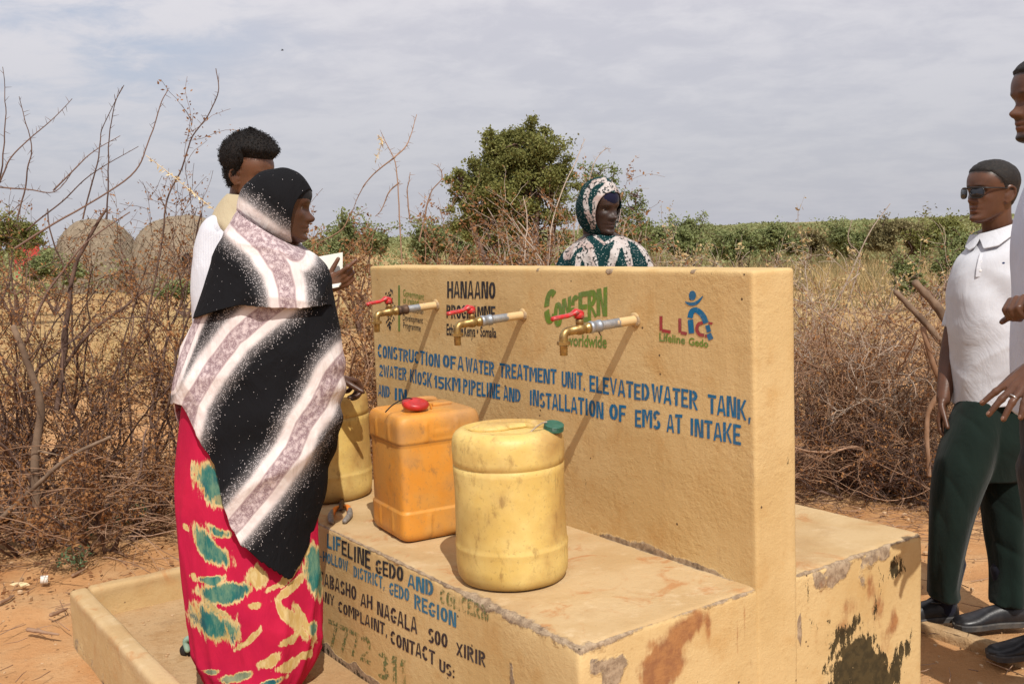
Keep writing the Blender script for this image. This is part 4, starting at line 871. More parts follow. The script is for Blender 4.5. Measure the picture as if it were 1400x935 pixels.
bush('dry_thorn_bush', on_ground(at(465, 560, 6.0)[0], 6.0), 1.4, .65, 15, 17, 'dry brown bush seen in the gap between the shawl and the wall', 'bush', HG, 'bark', 'dry', 8500, .024)
mids = [[(552, 420), (548, 330), (543, 248), (538, 216), (528, 194), (521, 182)], [(538, 216), (554, 202), (561, 187), (569, 157)], [(540, 215), (513, 236), (494, 261), (482, 288)], [(545, 250), (533, 262), (523, 285), (511, 297)], [(575, 330), (584, 280), (590, 262), (604, 245), (603, 232), (596, 225)], [(560, 300), (557, 262), (560, 236)], [(482, 288), (470, 312), (440, 330), (415, 345)]]
bush('dry_thorn_bush', on_ground(at(548, 560, 6.6)[0], 6.6), 1.62, .55, 20, 18, 'slender reddish dry bush with bare tips standing behind the left part of the wall', 'bush', HG, 'bark', 'dry', 8500, .024, extra=[(pl(6.6, *q), .0052) for q in mids], up=.12)
bush('dry_thorn_bush', on_ground(at(625, 560, 7.0)[0], 7.0), 1.42, .75, 15, 19, 'low reddish dry bush behind the wall left of the green tree', 'bush', HG, 'bark', 'dry', 7000, .024)
bush('dry_thorn_bush', on_ground(at(768, 560, 7.4)[0], 7.4), 1.72, .55, 24, 20, 'tall rust brown thorn bush in front of the green tree', 'bush', HG, 'paletwig', 'dry', 9500, .027, kids=(7, 10), up=.1, extra=[(pl(7.4, (745, 420), (752, 330), (765, 270), (790, 215), (800, 190)), .006), (pl(7.4, (790, 320), (800, 270), (812, 225), (826, 205), (836, 203)), .0045), (pl(7.4, (716, 360), (720, 300), (716, 268)), .006)])
bush('dry_thorn_bush', on_ground(at(905, 560, 7.6)[0], 7.6), 1.3, .7, 9, 21, 'sparse straw coloured dry bush behind the wall at its middle', 'bush', HG, 'paletwig', 'straw', 2400, .03)
rb = [(1090, 6.3, 1.5, .6, 'brown tangled bush directly right of the wall end', 'bark', 'drydark'), (1150, 6.1, 1.32, .6, 'brown brush with many fine bare twigs right of the wall, second from it', 'bark', 'drydark'), (1205, 6.25, 1.55, .6, 'pale twiggy dry bush with upright tips between wall and man in white polo', 'paletwig', 'dry'),
      (1262, 6.2, 1.4, .6, 'orange brown dry brush behind the arm of the man in white polo', 'bark', 'dry'), (1345, 6.5, 1.2, .7, 'dry brush behind the man in the white polo', 'bark', 'dry'), (1180, 5.75, .62, .7, 'low dark dead brush at the foot of the hedge right of the wall', 'darkbark', 'drydark'), (1262, 5.75, .6, .55, 'low dark brush at the foot of the hedge beside the green trousers', 'darkbark', 'drydark')]
for k, (px, Y, H, sp, lb, bk, lf) in enumerate(rb):
    bush('dry_thorn_bush', on_ground(at(px, 560, Y)[0], Y), H, sp, 14, 40+k, lb, 'bush', HG, bk, 'dry', 2800 if H > 1 else 3000, .019, kids=(10, 14), wig=.30, r0=.009)
bush('dry_thorn_bush', on_ground(at(1010, 560, 7.2)[0], 7.2), 1.38, .75, 10, 61, 'pale dry bush behind the right part of the wall', 'bush', HG, 'paletwig', 'straw', 2600, .028)
bush('dry_thorn_bush', on_ground(at(1125, 560, 7.6)[0], 7.6), 1.4, .8, 11, 62, 'straw coloured dry bush rising behind the hedge right of the wall', 'bush', HG, 'paletwig', 'straw', 3000, .03, extra=[(pl(7.5, (1120, 470), (1160, 380), (1188, 320), (1216, 279)), .007), (pl(7.5, (1140, 470), (1175, 360), (1160, 330), (1165, 300)), .006)])
# heap of thin grey twigs, dead logs
def heap(base, n, seed, rx, rz, label):
    g = Grow(seed); rs = g.r
    for k in range(n):
        q = base+np.array([rs.normal()*rx*.5, rs.normal()*.2, abs(rs.normal())*rz*.5]); a = rs.normal()*.5; d = np.array([math.cos(a)*(1 if rs.rand() < .5 else -1), rs.normal()*.4, rs.uniform(-.1, .35)])
        g.branch(q, d, rs.uniform(.35, .9), .0035, 0, 1, .05, .13, .1, (3, 5), (.4, .7), (.3, .9))
    t = thing('twig_heap', base, label, 'twig heap'); tag(mk('twigs', *batch_tubes(g.stems+g.lines, 3), M['bark'], t), kind='stuff')
heap(on_ground(at(190, 640, 5.15)[0], 5.15)+[0, 0, .1], 75, 91, .62, .42, 'grey heap of thin dead twigs left of the red skirt')
heap(on_ground(at(1120, 640, 5.9)[0], 5.9)+[0, 0, .05], 60, 92, .8, .3, 'brown heap of thin dead twigs on the ground right of the wall')
def log(name, pts, r, label, mat='log', cat='branch', knots=3, seed=1):
    P = curve(pts, 20); rs = np.random.RandomState(seed); rad = np.interp(np.linspace(0, 1, 20), np.linspace(0, 1, len(r)), r)
    V, F = tube(P, rad, 14); V = V+.34*rad.mean()*np.stack([fbm(V*np.array([34, 34, 12]), seed+i, 4) for i in range(3)], -1)
    t = thing(name, P[0], label, cat); mk('wood', V, F, M[mat], t, True)
    for k in range(knots):
        i = rs.randint(4, 17); d = nrm(rs.normal(size=3)); q = P[i]; m = curve([q, q+d*rad[i]*2.5, q+d*rad[i]*6+rs.normal(size=3)*.03], 8); mk('broken_twig', *tube(m, np.linspace(rad[i]*.4, rad[i]*.15, 8), 7), M[mat], t, True)
log('dead_branch', pl(5.3, (1252, 388), (1280, 418), (1302, 450), (1322, 478)), [.019, .022, .025], 'thick grey dead branch with a blunt end leaning by the man in white polo', knots=1, seed=3)
log('dead_branch', pl(5.5, (1225, 400), (1262, 438), (1300, 482), (1335, 512)), [.014, .018, .020], 'longer thinner dead branch leaning just below the blunt ended one', seed=4, knots=2)
log('dead_branch', pl(5.4, (1262, 450), (1276, 500), (1288, 530), (1268, 568), (1270, 650)), [.014, .016, .013, .011], 'crooked orange brown branch beside the arm of the man in white polo', 'bark', seed=5, knots=6)
log('dead_branch', [onz(-10, 705, .22), onz(20, 705, .13), onz(55, 718, .05)], [.045, .042, .035], 'pale weathered log end lying at the left edge', seed=6, knots=1)
log('dead_branch', pl(5.0, (-5, 715), (40, 672), (95, 625), (150, 598)), [.012, .011, .008], 'long thin pale stick leaning into the brush at lower left', seed=7, knots=2)
log('dead_branch', pl(5.2, (50, 690), (48, 620), (56, 560), (40, 500), (18, 448)), [.022, .02, .017, .013], 'grey forked dead stem standing in the brush at left', seed=8, knots=4)
log('dead_branch', pl(5.9, (1138, 648), (1136, 615), (1133, 570), (1130, 520)), [.014, .013, .010, .007], 'short upright grey stem at the foot of the hedge right of the wall', seed=9, knots=3)

def tree(name, base, lobes, Y, n, lsz, leaf, label, seed, trunk_r=.12, group=None, dy=.8, spread=.15, sprigs=0):
    rs = np.random.RandomState(seed); base = np.asarray(base, float); t = thing(name, base, label, 'tree', group); k = Y/FOC
    C = []; g = Grow(seed)
    tot = sum(r*r for _, _, r in lobes)
    ltw = []
    for (px, py, r) in lobes:
        c = at(px, py, Y); rr = r*k; nn = int(n*r*r/tot)
        # limb from the trunk to the lobe, branchlets inside it
        mid = base*.5+c*.5+rs.normal(size=3)*.12*np.array([1, 1, .3]); P = curve([base+[0, 0, .05], base*.65+c*.35+[rs.normal()*.1, rs.normal()*.1, 0], mid, c], 14); g.stems.append((P, np.linspace(trunk_r, trunk_r*.18, 14)))
        ncl = max(14, int(26*(rr/.5)**1.6))
        for q in range(ncl):
            d = nrm(rs.normal(size=3)*np.array([1, dy, 1])); e = c+d*rr*(.40+.78*rs.rand()**.7)*np.array([1, dy, 1]); P = curve([c+d*.1*rr, c*.5+e*.5+rs.normal(size=3)*rr*.12, e], 6); g.lines.append((P, np.linspace(trunk_r*.13, .006, 6)))
            m = max(4, nn//ncl); cl = e+rs.normal(size=(m, 3))*rr*spread*np.array([1, 1, .75]); C.append(cl)
    for q in range(sprigs):
        px, py, r = lobes[rs.randint(len(lobes))]; c = at(px, py, Y); o_ = np.array([rs.uniform(-1, 1)*2.2, rs.normal()*.6, rs.uniform(.5, 1.5)])*r*k; P = curve([c, c+o_*.6+np.array([0, 0, .5*r*k]), c+o_*1.15+np.array([0, 0, .25*r*k])], 14); g.lines.append((P, np.linspace(.012, .004, 14)))
        C.append(P[rs.randint(4, 14, 60)]+rs.normal(size=(60, 3))*lsz*1.1)
    mk('trunk', *batch_tubes(g.stems, 8), M['darkbark'], t, True); tag(mk('limbs', *batch_tubes(g.lines, 4), M['darkbark'], t), kind='stuff')
    C = np.concatenate(C); tag(mk('crown', *leaf_quads(C, lsz, rs, .25, .6), M[leaf], t), kind='stuff'); return t
tree('green_tree', on_ground(at(722, 400, 15)[0], 15), [(728, 228, 50), (692, 212, 34), (658, 252, 34), (636, 266, 27), (690, 272, 54), (740, 264, 46), (756, 226, 30), (724, 194, 26), (742, 198, 20), (672, 312, 38), (735, 318, 44), (655, 290, 34), (700, 340, 36), (690, 240, 42), (768, 252, 26), (630, 247, 16), (675, 196, 16), (710, 205, 28)], 15, 72000, .042, 'olive', 'rounded olive green tree in full leaf behind the middle of the wall', 71, .11, None, .8, .15, 0)
tree('feathery_tree', on_ground(at(845, 400, 13.5)[0], 13.5), [(835, 262, 26), (815, 240, 24), (862, 285, 22), (830, 300, 34), (850, 325, 34), (878, 322, 22), (806, 275, 22), (868, 268, 10)], 13.5, 9000, .032, 'pale', 'pale feathery green tree behind the woman in the patterned headscarf', 72, .05)
FG = 'green bushes on the plain behind the hedge'
far = [(432, 342, 40, 18, 16, 'leaf', 'bright green feathery bush beside the face of the woman in black'), (485, 318, 44, 26, 17, 'leaf', 'spreading green bush behind the slender dry bush'), (600, 330, 46, 26, 19, 'leaf', 'green bush low behind the wall left of the round tree'), (615, 318, 34, 20, 22, 'khaki', 'dull khaki bush at the left foot of the round tree'),
       (905, 328, 40, 24, 24, 'leaf', 'green bush just right of the woman in the patterned headscarf'), (960, 326, 46, 22, 27, 'leaf', 'green spreading bush with thin arching tips, second right of the headscarf'), (1015, 330, 44, 22, 25, 'leaf', 'green bush above the right part of the wall'), (1065, 328, 40, 18, 32, 'leaf', 'green bush above the right corner of the wall'),
       (1115, 330, 44, 18, 36, 'khaki', 'khaki green bush right of the wall corner on the plain'), (1165, 330, 44, 20, 33, 'leaf', 'green bush far behind the pale twiggy bush'), (1232, 322, 44, 24, 30, 'khaki', 'khaki bush left of the dark one near the man in white polo'), (1292, 318, 40, 22, 28, 'olive', 'dark olive bush close to the face of the man in white polo'), (1270, 372, 44, 26, 17, 'leaf', 'deep green low bush left of the shoulder of the man in white polo'), (1330, 345, 46, 26, 20, 'leaf', 'green bush behind the shoulders of the man in white polo'),
       (15, 330, 46, 30, 21, 'olive', 'olive bush at the left edge on the plain'), (70, 368, 50, 20, 24, 'leaf', 'low green bush between the left edge and the thatched huts'), (250, 395, 40, 12, 22, 'leaf', 'low green bush in front of the thatched huts'), (380, 345, 40, 20, 26, 'leaf', 'green bush behind the woman in the black shawl')]
for k, (px, py, rw, rh, Y, lf, lb) in enumerate(far):
    rs = np.random.RandomState(200+k); kk = Y/FOC; c = at(px, py, Y); lob = [(px+rs.uniform(-.75, .75)*rw, py+rs.uniform(-.5, .5)*rh+4, rs.uniform(.4, .62)*rh*1.1) for _ in range(7)]
    b = np.array([c[0], Y, -.01]); tree('green_bush', b, lob, Y, 9000, .0022*Y+.010, lf, lb, 300+k, .03, FG, 1.0, .2, 16)
# grass and scrub that nobody could count
def tufts(name, n, y0, y1, x0f, x1f, h, mat, seed, label, dens=1.):
    rs = np.random.RandomState(seed); y = y0+(y1-y0)*rs.rand(n)**1.3; x = (x0f+(x1f-x0f)*rs.rand(n))*y; P = np.stack([x, y, np.zeros(n)], -1)
    keep = fbm(P*np.array([.35, .25, 0]), seed, 3) > -.18+.35*(1-dens); P = P[keep]; nb = 9; B = np.repeat(P, nb, 0)+rs.normal(size=(len(P)*nb, 3))*np.array([.10, .10, 0]); m = len(B)
    d = rs.normal(size=(m, 3))*np.array([.4, .4, 0]); d[:, 2] = 1; hh = h*rs.uniform(.4, 1.25, m)[:, None]; s = rs.normal(size=(m, 3))*np.array([1, 1, 0]); s /= np.linalg.norm(s, axis=1)[:, None]; wd = .0025+.0005*B[:, 1:2]
    B[:, 2] = -.03; V = np.stack([B-s*wd, B+s*wd, B+d*hh*.6+s*wd*.5, B+d*hh], 1).reshape(-1, 3)
    o = mk(name, V, np.arange(4*m).reshape(m, 4), M[mat]); tag(o, label, 'grass', None, 'stuff')
tufts('dry_grass', 5200, 12.5, 30, .05, .62, .42, 'straw', 5, 'tan dry grass covering the plain right of centre')
tufts('dry_grass', 1500, 11, 26, -.6, .02, .26, 'straw', 6, 'sparse tan dry grass on the plain at left', .6)
tufts('dry_grass', 2600, 18, 60, -.1, .7, .6, 'khaki', 8, 'khaki scrub grass on the far plain at right')
def scrub():
    rs = np.random.RandomState(17); V = []; F = []; n = 0; C = []; S = []
    for k in range(520):
        y = 34+rs.rand()**1.6*330; x = rs.uniform(-.62, .62)*y; w_ = rs.uniform(.8, 2.2)*(1+y*.006); h = rs.uniform(.4, 1.3)*(1+.0012*y); m = 220
        q = rs.normal(size=(m, 3)); q /= np.linalg.norm(q, axis=1)[:, None]; q *= rs.uniform(.4, 1.05, (m, 1)); C.append(np.array([x, y, h*.45])+q*np.array([w_, w_, h*.55])); S += [.05+.0022*y]*m
    C = np.concatenate(C); V, F = leaf_quads(C, 1.0, rs, .3, .7); b = V.reshape(-1, 4, 3); b0 = C[:, None]; b = b0+(b-b0)*np.array(S)[:, None, None]
    tag(mk('far_scrub', b.reshape(-1, 3), F, M['farleaf']), 'band of low green scrub along the horizon', 'scrub', None, 'stuff')
scrub()
# huts
def hut(px, Y, w_, h, label, seed, open_=None, mat='thatch'):
    c = np.array([at(px, 395, Y)[0], Y, -.02]); t = thing('dome_hut', c, label, 'hut', 'dome huts behind the brush' if mat == 'thatch' else None)
    nz, na = 26, 64; V = []
    for i in range(nz):
        f = i/(nz-1); z = h*math.sin(f*math.pi/2)**.85; r = w_*(math.cos(f*math.pi/2)**.8 if i < nz-1 else .01)
        for j in range(na): a = 2*np.pi*j/na; V.append((r*math.cos(a), r*math.sin(a), z))
    V = np.array(V); nn = V/(np.linalg.norm(V, axis=1)[:, None]+.01); V = V+nn*(.10*fbm(V*1.6, seed, 3)+.06*fbm(V*6, seed+4, 3))[:, None]
    mk('thatch_cover', V+c, np.array(grid_faces(nz, na)), M[mat], t, True)
    if mat == 'thatch':
        rs = np.random.RandomState(seed); i = rs.randint(0, len(V)-na, 2600); P = V[i]+c; dwn = np.stack([rs.normal(size=2600)*.3, rs.normal(size=2600)*.3, -1+rs.normal(size=2600)*.5], -1)
        o = nn[i]*.07; s = np.cross(dwn, nn[i]); s /= np.linalg.norm(s, axis=1)[:, None]+1e-6; L = rs.uniform(.2, .5, (2600, 1))
        Q = np.stack([P-s*.018, P+s*.018, P+dwn*L+o+s*.008, P+dwn*L+o-s*.008], 1).reshape(-1, 3); tag(mk('thatch_straws', Q, np.arange(len(Q)).reshape(-1, 4), M['thatch'], t), kind='stuff')
    if open_:
        p = at(*open_, Y-w_*.9); mk('entrance', *ellip(p, (.19, .16, .22)), M['hole'], t, True)
hut(136, 37, 1.55, 2.55, 'left tan thatched dome hut behind the brush', 5); hut(258, 35, 1.95, 2.5, 'right tan thatched dome hut with a dark opening behind the brush', 9, (256, 356))
hut(42, 60, .75, 2.75, 'small hut with a red cloth cover far behind the left brush', 15, None, 'redtarp')
# ground litter
def creeper(base, rx, ry, n, seed, label):
    g = Grow(seed); rs = g.r
    for k in range(n):
        a = rs.uniform(0, 6.28); g.branch(base, np.array([math.cos(a)*rx, math.sin(a)*ry, .12]), rs.uniform(.5, 1)*max(rx, .05), .003, 0, 1, .03, .2, .02, (4, 6), (.3, .5), (.4, 1.1))
    for p, r in g.stems+g.lines: p[:, 2] = np.clip(p[:, 2], .005, .09)
    t = thing('creeping_plant', base, label, 'plant', 'small green plants on the bare soil'); tag(mk('stems', *batch_tubes(g.stems+g.lines, 3), M['bark'], t), kind='stuff')
    A = np.concatenate([p for p, r in g.stems+g.lines]); i = rs.randint(0, len(A), 26*n); tag(mk('leaves', *leaf_quads(A[i]+rs.normal(size=(len(i), 3))*.012, .026, rs, .5, .45), M['creeper'], t), kind='stuff')
creeper(onz(105, 722), .42, .15, 26, 51, 'patch of grey green creeper spreading in front of the left brush'); creeper(onz(172, 716), .36, .10, 20, 52, 'thinner patch of grey green creeper right beside the larger patch')
creeper(onz(110, 775), .12, .09, 5, 53, 'small green sprig on bare soil above the basin corner'); creeper(onz(1216, 664), .07, .05, 3, 54, 'tiny green sprig on the soil right of the wall')
rs = np.random.RandomState(3)
def sticks():
    L = [((70, 842), (86, 836), (92, 833)), ((38, 862), (60, 866), (80, 869)), ((0, 826), (12, 820), (19, 815)), ((146, 753), (160, 756), (174, 762)), ((100, 788), (110, 783), (116, 779)), ((1085, 655), (1115, 652), (1150, 640), (1162, 634)), ((1088, 645), (1120, 645), (1140, 641)), ((1086, 665), (1110, 664), (1142, 664))]
    nm = ['short dark stick on the soil left of the basin corner', 'grey forked stick below the dark one at left', 'thin dark stick at the left edge of the soil', 'thin curved stick on the soil left of the red skirt', 'small dark stick by the green sprig above the basin', 'long pale stick on the soil right of the wall', 'short pale stick behind the longest one right of the wall', 'thin brown stick nearest the rear platform']
    for k, (p, l) in enumerate(zip(L, nm)): log('dry_stick', [onz(x, y)+np.array([0, 0, .006]) for x, y in p], [.009, .007, .004] if k != 5 else [.008, .007, .005], l, 'bark' if k not in (5, 6) else 'paletwig', 'stick', 1 if k < 2 else 0, 70+k)
sticks()
q = onz(66, 797)+np.array([0, 0, .018]); t = thing('white_cap', q, 'small white plastic cap lying on the soil at left', 'bottle cap'); mk('cap_wall', *lathe([(.004, .032), (.019, .032), (.020, .0), (.017, .0), (.017, .028)], q, nrm([-.9, -.35, .1]), 20), M['whiteplas'], t)
q = onz(24, 805)+np.array([0, 0, .01]); t = thing('plastic_scrap', q, 'curled pale plastic scrap on the soil at the left edge', 'scrap'); V = np.array([q+[.034*math.cos(a)*(.4+b), .022*b, .013*math.sin(a)] for b in (0, 1) for a in np.linspace(0, 2.8, 9)]); mod_solid(mk('scrap_sheet', V, grid_faces(2, 9, False), M['ribbon'], t), .003)
def pebbles():
    V0, F0 = ellip((0, 0, 0), (1, 1, .7), n=6, m=4); Vs = []; Fs = []
    n = 2300; y = 2.6+rs.rand(n)**.8*4.6; x = rs.uniform(-.62, .62, n)*y; s = .004+.010*rs.rand(n)**4; m_ = 0
    for k in range(n):
        q = uvz(np.array([x[k], y[k], 0])); inb = -2.36 < q[0] < -1.95 and -.55 < q[1] < .9 or -2.36 < q[0] < -.1 and -.55 < q[1] < -.02
        if -2.5 < q[0] < .05 and -.68 < q[1] < 1.45 and not (inb and s[k] < .008): continue
        Vs.append(V0*s[k]*rs.uniform(.6, 1.4, 3)+[x[k], y[k], .002+(ZF if inb else 0)]); Fs.append([tuple(i+m_ for i in f) for f in F0]); m_ += len(V0)
    tag(mk('pebbles', np.concatenate(Vs), sum(Fs, []), M['pebble']), 'small pebbles scattered on the bare soil', 'pebbles', None, 'stuff')
    n = 1500; y = np.concatenate([2.6+rs.rand(600)*3, 4.9+rs.rand(900)*1.6]); x = np.concatenate([rs.uniform(-.6, .6, 600)*y[:600], rs.uniform(.25, .55, 900)*y[600:]]); q = uvz(np.stack([x, y, 0*x], -1)); ok = ~((q[:, 0] > -2.5) & (q[:, 0] < .05) & (q[:, 1] > -.7) & (q[:, 1] < 1.45)); P = np.stack([x, y, 0*x+.006], -1)[ok]
    d = rs.normal(size=P.shape)*np.array([1, 1, .06]); d /= np.linalg.norm(d, axis=1)[:, None]; lines = [(np.array([p, p+a*l*.5+b*.01, p+a*l]), np.array([.0022, .002, .001])) for p, a, l, b in zip(P, d, rs.uniform(.03, .16, len(P)), rs.normal(size=P.shape)*np.array([1, 1, 0]))]
    tag(mk('ground_litter', *batch_tubes(lines, 3), M['bark']), 'bits of twig and straw scattered on the soil', 'litter', None, 'stuff')
    V, F = leaf_quads(np.stack([rs.uniform(-.6, -.2, 500)*5.2, rs.uniform(4.4, 5.6, 500), np.full(500, .006)], -1), .03, rs, 0, .6); V[:, 2] = np.clip(V[:, 2], .002, .02); tag(mk('leaf_litter', V, F, M['drydark']), 'dead brown leaves fallen below the left brush', 'litter', None, 'stuff')
pebbles()
b = at(386, 69, 60); t = thing('bird', b, 'tiny dark bird high in the sky above the two people at left', 'bird'); mk('body', *ellip(b, (.09, .03, .03), n=8, m=6), M['bird'], t); V = [b+[-.02, 0, 0], b+[.05, 0, 0], b+[.0, -.12, .07], b+[-.02, 0, .01], b+[.05, 0, .01], b+[.0, .12, .06]]; mod_solid(mk('wing', V, [(0, 1, 2), (3, 4, 5)], M['bird'], t), .008)
# pale shreds caught on the whips
for k, (pts, lb) in enumerate(((((200, 213), (225, 232), (262, 262), (297, 290)), 'pale shredded plastic strand caught on the whips left of the youth'), (((516, 185), (522, 192), (519, 205), (513, 222)), 'pale shredded plastic scrap caught on the slender dry bush'))):
    Y = 5.5 if k == 0 else 6.55; P = curve(pl(Y, *pts), 30); t = thing('plastic_shred', P[0], lb, 'plastic scrap', 'pale plastic shreds in the brush'); mk('strand', *tube(P, .0018, 5), M['ribbon'], t)
    A = P[rs.randint(2, 28, 60)]; V, F = leaf_quads(A, .026, rs, -.4, .3); tag(mk('shreds', V, F, M['ribbon'], t), kind='stuff')

# ------------------------------------------------------------------ people
def head_grid(nz=84, nt=110, wide=1.0, nose=1.0):
    zt = [-.118, -.112, -.10, -.085, -.07, -.055, -.035, -.01, .02, .05, .08, .10, .113, .118]
    yf = [.058, .076, .086, .084, .083, .086, .086, .086, .093, .094, .081, .058, .028, -.008]
    yb = [.045, .03, .005, -.03, -.055, -.068, -.080, -.092, -.10, -.101, -.088, -.064, -.034, -.010]
    xw = [.010, .026, .040, .050, .057, .0605, .0645, .069, .074, .076, .067, .050, .026, .003]
    z = -.118*np.cos(np.linspace(0, np.pi, nz)); f, b, w_ = (interp(zt, a, z) for a in (yf, yb, xw))
    th = np.linspace(0, 2*np.pi, nt, endpoint=False); s, c = np.sin(th), np.cos(th)
    ex = .86; X = w_[:, None]*np.sign(s)*np.abs(s)**ex; mid = ((f+b)/2)[:, None]; hf = ((f-b)/2)[:, None]
    Y = mid+hf*np.sign(c)*np.abs(c)**.93; Z = np.repeat(z[:, None], nt, 1); X = X*wide
    X = X*(1-.16*sm(.02, .095, Y)*sm(.03, -.06, Z))
    a = np.abs(X); fr = sm(.0, .04, Y); g = lambda v, m, q: np.exp(-((v-m)/q)**2)
    d = nose*(.013*g(X, 0, .0085)*sm(.016, -.034, Z)*(Z > -.047)+.0155*g(X, 0, .013)*g(Z, -.033, .0125)+.012*g(a, .015, .0078)*g(Z, -.037, .0085))
    d = d-.012*g(a, .031, .014)*g(Z, .001, .0115)+.0045*g(a, .03, .02)*g(Z, .021, .0075)+.0055*g(a, .046, .014)*g(Z, -.023, .015)+.004*g(a, .031, .012)*g(Z, .0105, .004)
    d = d+.0095*g(X, 0, .021)*g(Z, -.0605, .0055)+.0105*g(X, 0, .018)*g(Z, -.0735, .0060)-.005*g(X, 0, .026)*g(Z, -.0668, .0022)-.005*g(X, 0, .022)*g(Z, -.086, .006)+.006*g(X, 0, .02)*g(Z, -.102, .010)-.003*g(X, 0, .006)*g(Z, -.052, .004)
    Y = Y+d*fr; return np.stack([X, Y, Z], -1)
class Head:
    def __init__(s, c, f, sc=1., up=(0, 0, 1), wide=1., nose=1.):
        s.c = np.asarray(c, float); s.f = nrm(f); u = nrm(up); s.r = nrm(np.cross(s.f, u)); s.u = np.cross(s.r, s.f); s.sc = sc; s.G = head_grid(wide=wide, nose=nose)
    def w(s, L): L = np.asarray(L, float)*s.sc; return s.c+L[..., :1]*s.r+L[..., 1:2]*s.f+L[..., 2:]*s.u
    def l(s, W): D = np.asarray(W)-s.c; return np.stack([D@s.r, D@s.f, D@s.u], -1)/s.sc
    def parts(s, ears=True):
        nz, nt = s.G.shape[:2]; F = grid_faces(nz, nt); F.append(tuple(range(nt))[::-1]); F.append(tuple(range((nz-1)*nt, nz*nt))); o = [(s.w(s.G).reshape(-1, 3), F)]
        if ears:
            for q in (-1, 1):
                e = nrm(s.f*.25-s.r*0+s.u*0); o.append(ellip(s.w([q*.0735, -.012, -.012]), (.007*s.sc, .016*s.sc, .026*s.sc), (s.r, nrm(s.f+.25*s.u), nrm(s.u-.25*s.f))))
                P = curve([s.w([q*x, y, z]) for x, y, z in ((.074, .004, .006), (.082, -.008, .020), (.086, -.025, .014), (.085, -.030, -.008), (.079, -.022, -.026), (.073, -.006, -.041), (.071, .002, -.034))], 18); o.append(tube(P, [.0048*s.sc]*18, 8))
        return o
    HL = None
    def attrs(s, V, beard=0., brow=1., lips=1.):
        L = s.l(V); x, y, z = L.T; a = np.abs(x); fr = (y > .045); g = lambda v, m, q: np.exp(-((v-m)/q)**2)
        lip = fr*lips*np.maximum(g(x, 0, .021)*g(z, -.0605, .005), g(x, 0, .019)*g(z, -.0735, .006))
        dk = fr*(brow*.75*np.exp(-((a-.031)/.016)**4)*g(z, .021+.06*(.031-a)*(a > .031), .0035)+.75*g(x, 0, .022)*g(z, -.0668, .0018)+.5*g(a, .009, .004)*g(z, -.045, .003))
        dk = dk+beard*(y > .0)*np.clip(sm(-.082, -.098, z)*(1-sm(.028, .045, a))+.55*fr*g(z, -.0515, .004)*(a < .026)+.8*g(a, .028, .005)*sm(-.05, -.06, z)*fr, 0, 1)*(z > -.14)
        if s.HL is not None: dk = np.maximum(dk, .93*sm(-.010, .004, z-np.interp(y, *s.HL)+.004*fbm(V*120, 3, 2))*(z > -.06)*~((a > .0725) & (z < .03)))
        return lip, np.clip(dk, 0, .96)
    def eyes(s, parent):
        for q in (-1, 1):
            D = np.hypot(s.G[..., 0]-q*.031, s.G[..., 2]-.001)+(s.G[..., 1] < 0)*9; i = np.unravel_index(np.argmin(D), D.shape); p = s.G[i]; c = np.array([q*.031, p[1]-.0100, .001])
            e = mk('eye', *ellip(s.w(c), (.0125*s.sc,)*3), M['eye'], parent, True); mk('iris', *ellip(s.w(c+[.0008, .0085, 0]), (.0058*s.sc, .0045*s.sc, .0058*s.sc), (s.r, s.f, s.u)), M['iris'], e, True)
    def cap(s, name, mask, off, mat, parent, seed, rough=.002, rs_=40):
        V = s.G.reshape(-1, 3); c = np.array([0, -.005, .02]); n = V-c; n /= np.linalg.norm(n, axis=1)[:, None]; m = mask(V)
        V2 = V+n*(np.where(m > 0, off(V, n)*np.minimum(1, m), 0)-.003*(m < .05)+rough*fbm(V*rs_, seed, 3)*(m > .2))[:, None]
        nz, nt = s.G.shape[:2]; F = [f for f in grid_faces(nz, nt) if max(m[i] for i in f) > .01]; F.append(tuple(range((nz-1)*nt, nz*nt)))
        return mk(name, s.w(V2), F, mat, parent, True), V2, n, m
NAILS = []
def nails(parent, sub):
    for p, td, nn, sc in sub: mk('fingernail', *ellip(p+nn*.0066*sc, (.0062*sc, .0045*sc, .0016*sc), (td, np.cross(td, nn), nn), 10, 8), M['nail'], parent, True)
